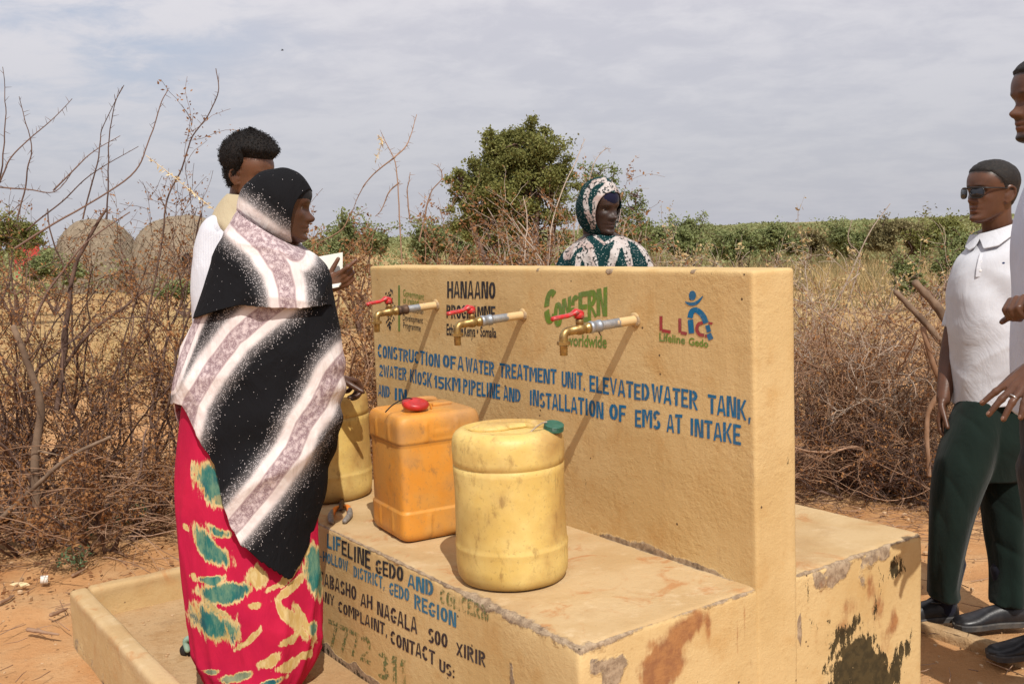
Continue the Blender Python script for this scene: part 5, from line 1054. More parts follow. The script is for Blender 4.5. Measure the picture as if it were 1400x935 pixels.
def hand(wr, d, palm, side, curl, spread=.05, sc=1., thumb=(.5, .75, .25), tc=.3):
    d = nrm(d); palm = nrm(np.asarray(palm, float)-d*(np.asarray(palm)@d)); lat = np.cross(d, palm)*side; o = []; wr = np.asarray(wr, float)   # lat points to the little finger
    o.append(ellip(wr+d*.045*sc, (.040*sc, .033*sc, .014*sc), (d, lat, palm), 18, 12))
    for i in range(4):
        x = (i-1.5)*.0205*sc; k = wr+d*(.088-.004*abs(i-1.2))*sc+lat*x-palm*.002; o.append(tube([wr+d*.01*sc+lat*x*.6, wr+d*.05*sc+lat*x*.85, k], [.0145*sc, .0125*sc, .0105*sc], 10))
        dd = nrm(d+lat*spread*(i-1.5)); L = np.array([.040, .026, .021])*sc*(.92, 1.05, 1.0, .80)[i]; p = k; P = [p]; an = 0; cu = curl[i] if hasattr(curl, '__len__') else curl
        for j in range(3):
            an += cu*(.7, 1.0, .7)[j]; p = p+(dd*math.cos(an)+palm*math.sin(an))*L[j]; P.append(p)
        o.append(tube(curve(P, 10), np.linspace(.0098, .0076, 10)*sc, 10)); td = nrm(P[3]-P[2]); NAILS.append((P[3]-td*.002, td, nrm(np.cross(np.cross(td, -palm), td)), sc)); o.append(ellip(P[1], (.0108*sc,)*3, n=10, m=8))
    b = wr+d*.022*sc-lat*.024*sc;  t = nrm(d*thumb[0]-lat*thumb[1]+palm*thumb[2]); t2 = nrm(t+d*tc+palm*tc*.5); o.append(tube(curve([wr+d*.008*sc-lat*.012*sc, b, b+t*.040*sc, b+t*.040*sc+t2*.030*sc, b+t*.040*sc+t2*.056*sc], 12), np.linspace(.0135, .0085, 12)*sc, 10))
    return o
def limb(*pr): P = np.array([p for p, r in pr], float); r = [r for p, r in pr]; n = 7*len(pr); return tube(curve(P, n), interp(np.arange(len(r)), r, np.linspace(0, len(r)-1, n)), 16)
def body(name, H, extra, mat, parent, voxel=.0042, beard=0., brow=1., lips=1., eyes=True, ears=True, smooth=2):
    V, F = union(H.parts(ears)+extra, voxel, smooth, .5); lip, dk = H.attrs(V, beard, brow, lips)
    b = mk(name, V, F, mat, parent, True, {'lip': lip, 'dark': dk})
    if eyes: H.eyes(parent)
    return b
def neck(H, base): return limb((H.w([0, -.025, -.02]), .052*H.sc), (H.w([0, -.03, -.10]), .054*H.sc), (base, .062*H.sc))
def sleeve(pts, rad, mat, parent, seed=1):
    P = curve(pts, 26); V, F = tube(P, interp(np.arange(len(rad)), rad, np.linspace(0, len(rad)-1, 26)), 44, False); V = V+.005*fbm(V*15, seed, 3)[:, None]*nrm([1, 1, .2])
    o = mk('sleeve', V, F[:-2], M[mat], parent, True); mod_solid(o, .003, 1); return o
def armline(a, b, c, f0, f1, lead):
    P = curve([a, b, c], 41); i0, i1 = int(f0*40), int(f1*40); Q = P[i0:i1+1:3]; return [a+np.asarray(lead, float)]+list(Q)
class Drape:
    def __init__(s, rows, nt=60, nth=96, ex=2., fold=None, hem=None, back=None, ts=None):
        rows = np.array(rows, float); k = np.arange(len(rows)); PL = np.array([at(r[0], r[1], r[4]) for r in rows]); PR = np.array([at(r[2], r[3], r[4]) for r in rows]); B = rows[:, 5]
        seg = np.linalg.norm(np.diff((PL+PR)/2, axis=0), axis=1)+.02; s.k = np.concatenate([[0], np.cumsum(seg)])/seg.sum(); s.PL, s.PR, s.B, s.ex = PL, PR, B, ex
        th = np.linspace(0, 2*np.pi, nth, endpoint=False); t = np.linspace(0, 1, nt); T = np.repeat(t[:, None], nth, 1); TH_ = np.repeat(th[None], nt, 0)
        if hem is not None:
            Vd = s.ev(np.repeat(np.linspace(0, 1, 160)[:, None], nth, 1), np.repeat(th[None], 160, 0)); q = proj(Vd); hx, hy = zip(*hem); lim = np.interp(q[..., 0], hx, hy); over = q[..., 1] > lim
            fi = np.where(over.any(0), over.argmax(0), 159)/159.; bk = np.sin(th) < -.02
            if back is not None:
                o2 = q[..., 1] > back; f2 = np.where(o2.any(0), o2.argmax(0), 159)/159.; w_ = sm(.0, -.35, np.sin(th)); fi = fi*(1-w_)+f2*w_
            T = T*fi[None]
        V = s.ev(T, TH_); s.T, s.TH = T, TH_
        if fold is not None:
            n = np.stack([np.cos(TH_), -np.sin(TH_), 0*TH_], -1); V = V+n*fold(TH_, T, V)[..., None]
        s.V = V
    def ev(s, T, TH_):
        f = lambda A: interp(s.k, A, T); L, R_, b = f(s.PL), f(s.PR), f(s.B); c = (L+R_)/2; a = (R_-L)/2; e = 2/s.ex
        ct = np.sign(np.cos(TH_))*np.abs(np.cos(TH_))**e; st = np.sign(np.sin(TH_))*np.abs(np.sin(TH_))**e
        return c+a*ct[..., None]+np.array([0, -1., 0])*(b*st)[..., None]
    def build(s, name, mat, parent, thick=.003, cap=False, attrs=None, closed_part=False):
        nt, nth = s.V.shape[:2]; F = grid_faces(nt, nth, True, 0, True)
        if cap: F.append(tuple(range(nth))); F.append(tuple(range((nt-1)*nth, nt*nth))[::-1])
        V = s.V.reshape(-1, 3); o = mk(name, V, F, mat, parent, True, attrs(V) if attrs else None)
        if thick and not cap: mod_solid(o, thick, -1)
        return o
    def part(s):
        nt, nth = s.V.shape[:2]; F = grid_faces(nt, nth, True, 0, True); F.append(tuple(range(nth))); F.append(tuple(range((nt-1)*nth, nt*nth))[::-1]); return s.V.reshape(-1, 3), F
def folds(amp, freq, seed, lo=0., hi=1., stretch=(6, 6, 2.2)):
    def f(TH_, T, V): return sm(lo, hi, T)*amp*(.55*np.sin(freq*TH_+2.2*fbm(V*2.2, seed, 2)+1.2)+.45*np.sin((freq*1.7+1)//1*TH_+seed))+amp*.8*fbm(V*np.array(stretch), seed+7, 3)
    return f
def hood(H, mat, parent, name, opening, rad, attrs=None, seed=1, back=(0, 0)):
    nphi, npsi = 60, 88; psi = np.linspace(0, 2*np.pi, npsi, endpoint=False); op = interp([0, 40, 90, 140, 180, 220, 270, 320, 360], opening+opening[-2::-1], np.degrees(psi)); V = []
    for i in range(nphi):
        t = i/(nphi-1); ph = np.radians(op+(178-op)*t); y = np.cos(ph); q = np.sin(ph); x = q*np.sin(psi); z = q*np.cos(psi)
        ry = np.where(y > 0, rad[1], rad[2]); V.append(np.stack([x*rad[0], y*ry, z*np.where(z > 0, rad[3], rad[4])+back[0]*np.maximum(-y, 0)], -1))
    V = np.array(V); V = V*(1+.018*fbm(V*14, seed, 3)+.012*np.sin(V[..., 1]*60+V[..., 2]*45+3*fbm(V*7, seed+3, 2)))[..., None]
    V = V.reshape(-1, 3); V[:, 1] -= .004; W = H.w(V); F = grid_faces(nphi, npsi, True, 0, True); F.append(tuple(range((nphi-1)*npsi, nphi*npsi)))
    o = mk(name, W, F, mat, parent, True, attrs(W) if attrs else None); mod_solid(o, .004, -1); return o
def shoe(heel, d, L, parent, up=np.array([0, 0, 1.]), mat='shoe', toe_up=.0):
    d = nrm(d); s = np.cross(d, up); n = 22; ns = 20; V = []; S = []
    x = np.array([0, .06, .2, .38, .55, .72, .86, .95, 1.0]); wd = np.array([.018, .031, .036, .035, .040, .048, .046, .034, .010]); ht = np.array([.055, .078, .088, .082, .070, .052, .044, .038, .022])
    for i in range(n):
        t = i/(n-1); w_ = interp(x, wd, t); h = interp(x, ht, t); lat = .006*math.sin(t*3)
        for k in range(ns):
            a = 2*np.pi*k/ns; c, q = math.cos(a), math.sin(a); z = .022+(h-.022)*max(q, 0)**.85 if q >= 0 else .022+.010*q
            V.append(heel+d*t*L+s*(w_*np.sign(c)*abs(c)**.75+lat)+up*z)
    F = grid_faces(n, ns); F.append(tuple(range(ns))[::-1]); F.append(tuple(range((n-1)*ns, n*ns))); sh = mk('shoe', V, F, M[mat], parent, True)
    V = []
    for z, e in ((.0, -.002), (.003, .003), (.020, .004), (.024, .001)):
        for k in range(40):
            a = 2*np.pi*k/40; t = .5-.5*math.cos(a); w_ = float(interp(x, wd, min(max(t, .01), .99)))*1.06+e; sg = 1 if math.sin(a) >= 0 else -1
            V.append(heel+d*(t*(L+2*e)-e)+s*(sg*w_*min(1, abs(math.sin(a))*2.2)+.006*math.sin(t*3))+up*z)
    F = grid_faces(4, 40); F.append(tuple(range(40))[::-1]); F.append(tuple(range(120, 160))); mk('sole', V, F, M['sole'], sh)
    mk('collar_seam', *tube([heel+d*L*t+s*(sg*interp(x, wd, t)*.86+.006*math.sin(t*3))+up*(float(interp(x, ht, t))*.93) for t, sg in [(.02, 0)]+[(q, 1) for q in (.08, .2, .3)]+[(.40, .4), (.40, -.4)]+[(q, -1) for q in (.3, .2, .08)]], .0035, 6), M['shoe'], sh, True)
    return sh

# ---- woman in the black and white shawl
def woman_front():
    Y0 = 3.33; base = np.array([at(345, 600, Y0)[0], Y0, ZF])
    t = thing('person', base, 'woman in black and white shawl and red tie dyed skirt standing before the platform', 'person')
    H = Head(at(385, 283, 3.36), (.985, .10, -.09), .955)
    nb = at(372, 345, 3.37); sh = [at(335, 372, 3.28), at(425, 372, 3.46)]
    ex = [neck(H, nb), limb((nb, .075), (at(355, 430, 3.36), .125), (at(350, 540, 3.34), .135), (at(345, 620, 3.33), .14)), limb((sh[0], .05), (nb, .07), (sh[1], .05))]
    el = at(445, 486, 3.50); wr = at(452, 516, 3.74); wr[2] = max(wr[2], 1.035)
    ex += [limb((sh[1], .05), (el, .040), (wr, .027)), limb((sh[0], .05), (at(325, 470, 3.33), .042), (at(370, 500, 3.33), .03))]
    ex += hand(wr, [.75, .55, -.22], [0.1, .1, -1], 1, (1.15, 1.1, 1.1, 1.2), .02, 1.05)
    ex += hand(at(370, 500, 3.33), [.5, .1, -.6], [0, 1, 0], 1, .5, .04, .95)
    ft = onz(262, 897, ZF)+np.array([.02, .02, 0])
    ex += [limb((at(325, 620, 3.35), .09), (at(300, 780, 3.42), .055), (ft+[.01, 0, .075], .034)), limb((at(365, 620, 3.3), .09), (at(370, 780, 3.28), .06), (at(372, 915, 3.27), .036)), limb((ft+[0, 0, .05], .034), (ft+[.10, -.03, .04], .032), (ft+[.2, -.06, .03], .02))]
    body('body', H, ex, M['skin4'], t, .0042, 0, .5, .8, True, False)
    mk('sandal_sole', *tube(curve([ft+[-.045, .01, .012], ft+[.06, -.02, .012], ft+[.2, -.06, .012]], 12), .026, 12), M['rubber'], t, True)
    mk('sandal_strap', *tube(curve([ft+[-.03, -.03, .03], ft+[-.035, -.028, .06], ft+[-.012, -.036, .075], ft+[.02, -.045, .06]], 12), .011, 8), M['sandal'], t, True)
    # skirt
    mot = [(285, 340, 40, 60, 20, 0), (215, 485, 35, 16, -20, 0), (190, 535, 78, 28, -42, 0), (190, 632, 34, 11, 5, 0), (240, 668, 78, 24, 8, 0), (205, 765, 82, 42, -32, 0), (205, 712, 52, 7, -35, .8), (325, 620, 25, 32, 20, 1), (320, 705, 18, 9, 10, 1), (410, 628, 62, 9, 42, 1), (425, 655, 58, 10, 42, 1), (490, 600, 27, 72, 5, 0), (412, 735, 13, 52, 32, 1), (438, 755, 12, 62, 36, 1), (462, 748, 12, 50, 30, 1), (430, 800, 40, 10, 40, 1), (300, 810, 46, 9, 40, 1), (360, 870, 36, 12, 25, 1), (270, 915, 52, 12, 14, .3), (190, 900, 26, 8, 0, .3), (485, 772, 10, 20, 0, 0), (118, 470, 12, 7, -60, 1), (460, 530, 22, 30, 20, 1), (225, 390, 36, 16, -10, .4), (420, 880, 40, 12, 30, 1), (470, 850, 18, 10, 20, 1), (140, 620, 9, 14, 20, 1), (355, 940, 50, 10, 15, 0)]
    mot[0] = (190, 340, 42, 62, 20, 0)
    def sk(V):
        p = proj(V); X = (p[:, 0]-200)*2.15; Z = (p[:, 1]-500)*2.15; best = np.full(len(V), 9.); tan = np.zeros(len(V))
        wx = 10*fbm(V*14, 3, 3); wz = 10*fbm(V*14, 13, 3)
        for cx, cy, a, b, rot, k in mot:
            r = R(-rot); dx, dz = X-cx+wx, Z-cy+wz; u = dx*math.cos(r)+dz*math.sin(r); v = -dx*math.sin(r)+dz*math.cos(r); v = v+.25*u*u/max(a, 1)*.6
            d = np.hypot(u/(a*1.12), v/(b*1.25)); m = d < best; best = np.where(m, d, best); tan = np.where(m, k, tan)
        return dict(motif=best, tan=tan)
    rows = [(272, 430, 440, 430, Y0, .12), (253, 545, 444, 540, Y0, .14), (246, 610, 442, 602, Y0, .148), (242, 670, 438, 662, Y0, .153), (244, 720, 435, 715, Y0, .155), (248, 780, 437, 772, Y0, .158), (258, 850, 438, 832, Y0, .158), (271, 905, 433, 880, Y0, .152), (287, 936, 424, 908, Y0, .15), (300, 950, 408, 932, Y0, .14), (306, 953, 402, 938, Y0, .12)]
    Drape(rows, 190, 190, 2., lambda TH_, T, V: sm(.15, .95, T)*(.016*((1-np.abs(np.sin(3*TH_+3*T+1.6*fbm(V*2, 4, 2))))**1.5-.35)+.012*((1-np.abs(np.sin(5.5*TH_-4*T+1+fbm(V*3, 24, 2))))**1.6-.3))+.006*fbm(V*np.array([5, 5, 1.6]), 5, 3)+.008*((1-np.abs(np.sin(9*T*T+1.4*TH_+1.5*fbm(V*3, 44, 2))))**1.5-.3)*sm(.5, .9, T)).build('skirt', M['skirt'], t, .003, False, sk)
    # lower shawl
    def bands(polys):
        def f(V):
            p = proj(V); d = np.full(len(V), 9.)
            for q, wk in polys: d = np.minimum(d, polydist(p, q)/(430.*wk))
            return dict(band=d)
        return f
    hemL = [(200, 552), (243, 550), (250, 552), (262, 578), (275, 605), (290, 632), (303, 662), (315, 715), (330, 742), (360, 768), (393, 790), (398, 788), (412, 766), (426, 735), (437, 695), (446, 665), (480, 640)]
    rows = [(322, 345, 412, 360, 3.35, .11), (300, 375, 440, 380, 3.35, .135), (274, 430, 456, 425, 3.35, .15), (257, 475, 463, 470, 3.35, .165), (246, 515, 467, 515, 3.35, .175), (243, 550, 462, 560, 3.34, .182), (243, 605, 452, 620, 3.34, .19), (243, 670, 442, 680, 3.34, .198), (246, 740, 435, 730, 3.34, .206), (252, 805, 430, 800, 3.34, .210)]
    def lf(TH_, T, V):
        p = proj(V); x, y = p[..., 0]/430, p[..., 1]/430; fr = np.sin(TH_) > -.3; n1 = fbm(V*2.6, 6, 2); n2 = fbm(V*2.2, 16, 2)
        sh = lambda q, k: (1-np.abs(np.sin(q)))**k          # sharp creases between soft rolls
        a = x*.42+y*.90; b = x*.95-y*.30
        d = .016*(sh(a*9+1.6*n1, 1.6)-.35)*np.clip(.75+1.2*n2, 0, 1.3)+.007*np.sin(a*34+3*n1)*np.clip(.2+1.3*n2, 0, 1)+.011*(sh(b*8+1.5*n2+.5, 1.8)-.3)*sm(.30, .0, T)
        d = d+.010*fbm(V*np.array([6, 6, 4.]), 9, 3)+.012*np.exp(-((p[..., 0]-447)/24)**2-((p[..., 1]-503)/34)**2)+.0055*np.sin(y*62+2*n1)*sm(425, 458, p[..., 0])*sm(470, 520, p[..., 1])*sm(680, 600, p[..., 1])
        d = d+.012*(sh(b*13+1.2*n1, 1.5)-.3)*sm(330, 262, p[..., 0])*sm(425, 450, p[..., 1])
        return d*sm(.0, .06, T)+.006
    Drape(rows, 210, 230, 2.1, lf, hemL, 640).build('lower_shawl', M['shawl'], t, .003, False, bands([([(385, 412), (356, 432), (322, 462), (288, 507), (262, 550), (250, 600)], .9), ([(475, 488), (453, 514), (433, 556), (414, 582), (400, 616), (358, 672), (321, 716), (295, 745)], .92), ([(296, 380), (264, 455), (236, 530)], .36)]))
    # upper cape
    hemU = [(240, 440), (264, 436), (276, 432), (300, 424), (330, 416), (370, 420), (410, 421), (440, 417), (452, 416), (459, 430), (480, 445)]
    rows = [(327, 288, 405, 338, 3.355, .100), (322, 296, 412, 343, 3.355, .112), (313, 318, 426, 349, 3.355, .13), (299, 343, 439, 362, 3.355, .15), (289, 370, 447, 380, 3.355, .165), (279, 402, 454, 405, 3.35, .178), (271, 433, 459, 430, 3.35, .188), (264, 455, 463, 455, 3.35, .195)]
    def cf(TH_, T, V):
        p = proj(V); x, y = p[..., 0]/430, p[..., 1]/430; n1 = fbm(V*5, 8, 2); n2 = fbm(V*3, 18, 2); sh = lambda q, k: (1-np.abs(np.sin(q)))**k
        a = y-.30*x
        d = .010*(sh(a*30+2*n1, 1.4)-.35)*np.exp(-(T/.30)**2)+.013*(sh(x*17-y*5+2.2*n2, 1.6)-.32)*sm(.22, .7, T)+.008*(sh(x*9+y*12+2*n1, 1.6)-.3)*sm(.1, .4, T)+.007*fbm(V*np.array([6, 6, 3.]), 31, 3)
        return d+.004
    Drape(rows, 120, 230, 2.1, cf, hemU, 440).build('upper_shawl', M['shawl'], t, .003, False, bands([([(310, 280), (333, 308), (362, 335), (384, 368), (391, 395), (394, 425)], 1.0), ([(326, 290), (360, 315), (404, 344)], 1.1)]))
    hood(H, M['shawl'], t, 'hood', [26, 37, 63, 68, 66], (.094, .116, .142, .130, .126), bands([([(300, 284), (330, 305), (370, 335), (405, 350)], 1.0)]), 5, (-.01, 0))
    mk('under_cap', *(lambda g: (g[0], g[1]))(ellip(H.w([0, .006, .043]), (.0775*H.sc, .0935*H.sc, .068*H.sc), (H.r, H.f, H.u), 40, 24)), M['blackcloth'], t, True)
woman_front()

# ---- youth behind her, with notebook
def youth():
    Y0 = 4.32; base = np.array([at(343, 700, Y0)[0], Y0, 0])
    t = thing('person', base, 'person with rounded curly hair in white striped shirt standing behind the woman in the shawl', 'person')
    H = Head(at(342, 240, Y0), (.86, -.42, -.16), 1.03); nb = at(332, 292, 4.34)
    sh = [at(300, 322, 4.28), at(385, 322, 4.36)]; el2 = at(408, 420, 4.2); wr = at(446, 393, 4.15)
    ex = [neck(H, nb), limb((nb, .08), (at(338, 380, Y0), .12), (at(340, 500, Y0), .12)), limb((sh[0], .055), (nb, .07), (sh[1], .055)), limb((sh[0], .052), (at(290, 430, 4.26), .042), (at(310, 520, 4.15), .03)), limb((sh[1], .05), (el2, .04), (wr, .027))]
    ex += hand(wr, [.86, -.12, .40], [-.2, .9, .45], -1, (.18, 1.0, 1.05, 1.1), .05, 1.0, (.75, .5, .45), .3) + hand(at(310, 520, 4.15), [.5, -.1, -.8], [0, 1, 0], 1, .4)
    for x in (322, 358): ex.append(limb((at(x, 500, Y0), .095), (at(x, 680, Y0), .06), (np.array([at(x, 700, Y0)[0], Y0, .08]), .04))); ex.append(limb((np.array([at(x, 700, Y0)[0], Y0, .05]), .04), (np.array([at(x, 700, Y0)[0]+.16, Y0-.04, .035]), .03)))
    body('body', H, ex, M['skin3'], t, .0045, 0, 1., .8)
    mask = lambda V: sm(.0, .012, np.where(V[:, 1] > .02, V[:, 2]-.070, V[:, 2]-np.interp(V[:, 1], [-.1, -.03, .0, .02], [-.062, -.045, .005, .05])))
    o, V2, n, m = H.cap('hair', mask, lambda V, n: .012+.046*np.clip(n[:, 2], 0, 1)**.9-.004*np.clip(n[:, 1], 0, 1), M['hair'], t, 3, .0045, 20)
    rs = np.random.RandomState(4); ok = np.where(m > .5)[0]; i = ok[rs.randint(0, len(ok), 14000)]; P = H.w(V2[i]+n[i]*rs.uniform(-.005, .004, (14000, 1))+rs.normal(size=(14000, 3))*.003); V, F = leaf_quads(P, .0075, rs, .1, .35); tag(mk('hair_curls', V, F, M['hair'], t), kind='stuff')
    rows = [(308, 283, 356, 285, 4.34, .07), (290, 305, 385, 308, 4.33, .10), (277, 332, 398, 334, 4.32, .125), (275, 355, 401, 356, 4.32, .14), (279, 400, 403, 400, 4.32, .14), (283, 470, 402, 470, 4.32, .14), (285, 560, 400, 560, 4.32, .145)]
    Drape(rows, 70, 90, 2.3, folds(.006, 6, 5)).build('shirt', M['shirt'], t)
    sleeve([sh[0]+[.03, 0, .03], sh[0]+[-.01, 0, 0], at(285, 385, 4.24), at(287, 450, 4.24)], [.05, .075, .07, .066], 'shirt', t, 7); sleeve([sh[1]+[-.03, 0, .03], sh[1], at(400, 385, 4.26), at(408, 418, 4.2), at(425, 410, 4.18)], [.05, .07, .062, .056, .052], 'shirt', t, 8)
    rows = [(312, 266, 352, 270, 4.33, .062), (303, 276, 360, 280, 4.33, .082), (294, 292, 372, 298, 4.33, .105), (292, 304, 378, 310, 4.33, .122), (306, 318, 372, 324, 4.33, .14)]
    Drape(rows, 30, 80, 2.2, folds(.004, 5, 15)).build('beige_collar', M['beige'], t, .004)
    tr = [Drape([(283, 545, 402, 545, Y0, .14), (284, 600, 400, 600, Y0, .14), (292, 650, 392, 650, Y0, .12)], 20, 60).part()]
    for x in (318, 362): tr.append(Drape([(x-32, 600, x+32, 600, Y0, .10), (x-27, 700, x+27, 700, Y0, .085), (x-24, 800, x+24, 800, Y0, .075), (x-24, 838, x+24, 838, Y0, .075)], 30, 40).part())
    V, F = union(tr, .009, 3); mk('trousers', V, F, M['darktrouser'], t, True)
    for x in (318, 362): shoe(np.array([at(x, 700, Y0)[0]-.08, Y0+.02, 0]), [.95, -.3, 0], .27, t)
    # notebook held open
    c = at(450, 368, 4.10); n = thing('notebook', c, 'open white notebook held up beside the shawl by the curly haired person', 'notebook')
    cor = [at(424, 353, 4.14), at(468.5, 345, 4.19), at(468.5, 384, 4.175), at(430, 392, 4.13)]; nn = nrm(np.cross(cor[1]-cor[0], cor[3]-cor[0])); nn = nn if nn[1] < 0 else -nn
    for k, nm, th, mt in ((0, 'page', .005, 'paper'), (1, 'cover', .002, 'blackcloth')):
        o = -nn*.0055*k; V = [p+o for p in cor]+[p+o-nn*th for p in cor]; mk(nm, V, [(0, 1, 2, 3), (7, 6, 5, 4), (0, 4, 5, 1), (1, 5, 6, 2), (2, 6, 7, 3), (3, 7, 4, 0)], M[mt], n)
    cor2 = [cor[3], cor[2], cor[2]+np.array([-.0, -.10, -.012]), cor[3]+np.array([0, -.10, -.012])]; V = [p+[0, 0, -.001] for p in cor2]+[p+[0, 0, -.007] for p in cor2]; mk('lower_page', V, [(0, 1, 2, 3), (7, 6, 5, 4), (0, 4, 5, 1), (1, 5, 6, 2), (2, 6, 7, 3), (3, 7, 4, 0)], M['paper'], n)
youth()

# ---- woman behind the wall
def woman_back():
    Y0 = 4.88; base = np.array([at(826, 700, Y0)[0], Y0, 0]); t = thing('person', base, 'woman in green and white patterned headscarf standing behind the wall', 'person')
    H = Head(at(820, 285.5, Y0-.02), (.60, -.79, -.10), 1.02, wide=.94, nose=1.05); nb = at(822, 335, Y0)
    ex = [neck(H, nb), limb((nb, .08), (at(826, 420, Y0), .125), (at(826, 520, Y0), .13)), limb((at(785, 350, Y0), .05), (nb, .07), (at(868, 350, Y0), .05)), limb((at(785, 350, Y0), .048), (at(770, 440, Y0), .038), (at(800, 510, Y0-.15), .028)), limb((at(868, 350, Y0), .048), (at(884, 440, Y0), .038), (at(850, 510, Y0-.15), .028))]
    ex += hand(at(800, 510, Y0-.15), [.8, -.2, -.3], [0, .6, -.6], 1, .4)+hand(at(850, 510, Y0-.15), [-.8, -.2, -.3], [0, .6, -.6], -1, .4)
    for x in (805, 845): g0 = np.array([at(x, 600, Y0)[0], Y0, .06]); ex += [limb((at(x, 520, Y0), .09), (at(x, 640, Y0), .06), (g0, .038)), limb((g0, .036), (g0+[.06, -.15, -.02], .025))]
    body('body', H, ex, M['skin2'], t, .004, 0, .6, .7)
    def wh(polys):
        def f(V):
            p = proj(V); k = np.zeros(len(V))
            for q, wd in polys: k = np.maximum(k, 1-.5*polydist(p, q)/wd)
            return dict(white=k)
        return f
    hood(H, M['scarf'], t, 'headscarf', [31, 41, 56, 60, 60], (.094, .112, .118, .142, .130), wh([([(826, 246), (812, 250), (803, 261), (800, 275), (803, 292), (811, 310)], 3.6), ([(852, 268), (845, 256), (834, 254), (824, 262), (817, 278), (815, 300)], 6.5), ([(848, 290), (846, 320)], 4)]), 9)
    mk('under_cap', *ellip(H.w([0, .004, .045]), (.0765*H.sc*.94, .094*H.sc, .0655*H.sc), (H.r, H.f, H.u), 40, 24), M['navy'], t, True)
    rows = [(804, 321, 850, 323, Y0+.01, .085), (797, 326, 857, 327, Y0+.01, .105), (784, 334, 868, 332, Y0, .125), (770, 346, 882, 343, Y0, .14), (763, 362, 891, 360, Y0, .15), (759, 385, 896, 382, Y0, .155), (757, 430, 897, 430, Y0, .16), (757, 500, 897, 500, Y0, .165)]
    Drape(rows, 90, 150, 2.3, lambda TH_, T, V: .018*((1-np.abs(np.sin(6*TH_+5*T+2*fbm(V*3, 5, 2))))**1.5-.35)*sm(0, .3, T)+.012*fbm(V*np.array([9, 9, 4.]), 3, 3)).build('shawl', M['scarf'], t, .003, False, wh([([(776, 350), (784, 337), (797, 331), (806, 340), (812, 366)], 6), ([(800, 345), (806, 372)], 5), ([(792, 350), (788, 372)], 4), ([(849, 322), (841, 344), (833, 372)], 5.5), ([(852, 328), (858, 348), (864, 374)], 4.5), ([(856, 322), (874, 334), (886, 352), (895, 380)], 4.5), ([(812, 322), (826, 334), (842, 326)], 2.0)]))
    Drape([(772, 480, 882, 480, Y0, .14), (768, 600, 886, 600, Y0, .16), (766, 700, 888, 700, Y0, .17), (766, 752, 888, 752, Y0, .17)], 40, 70, 2., folds(.01, 7, 3)).build('dress', M['dress'], t)
woman_back()

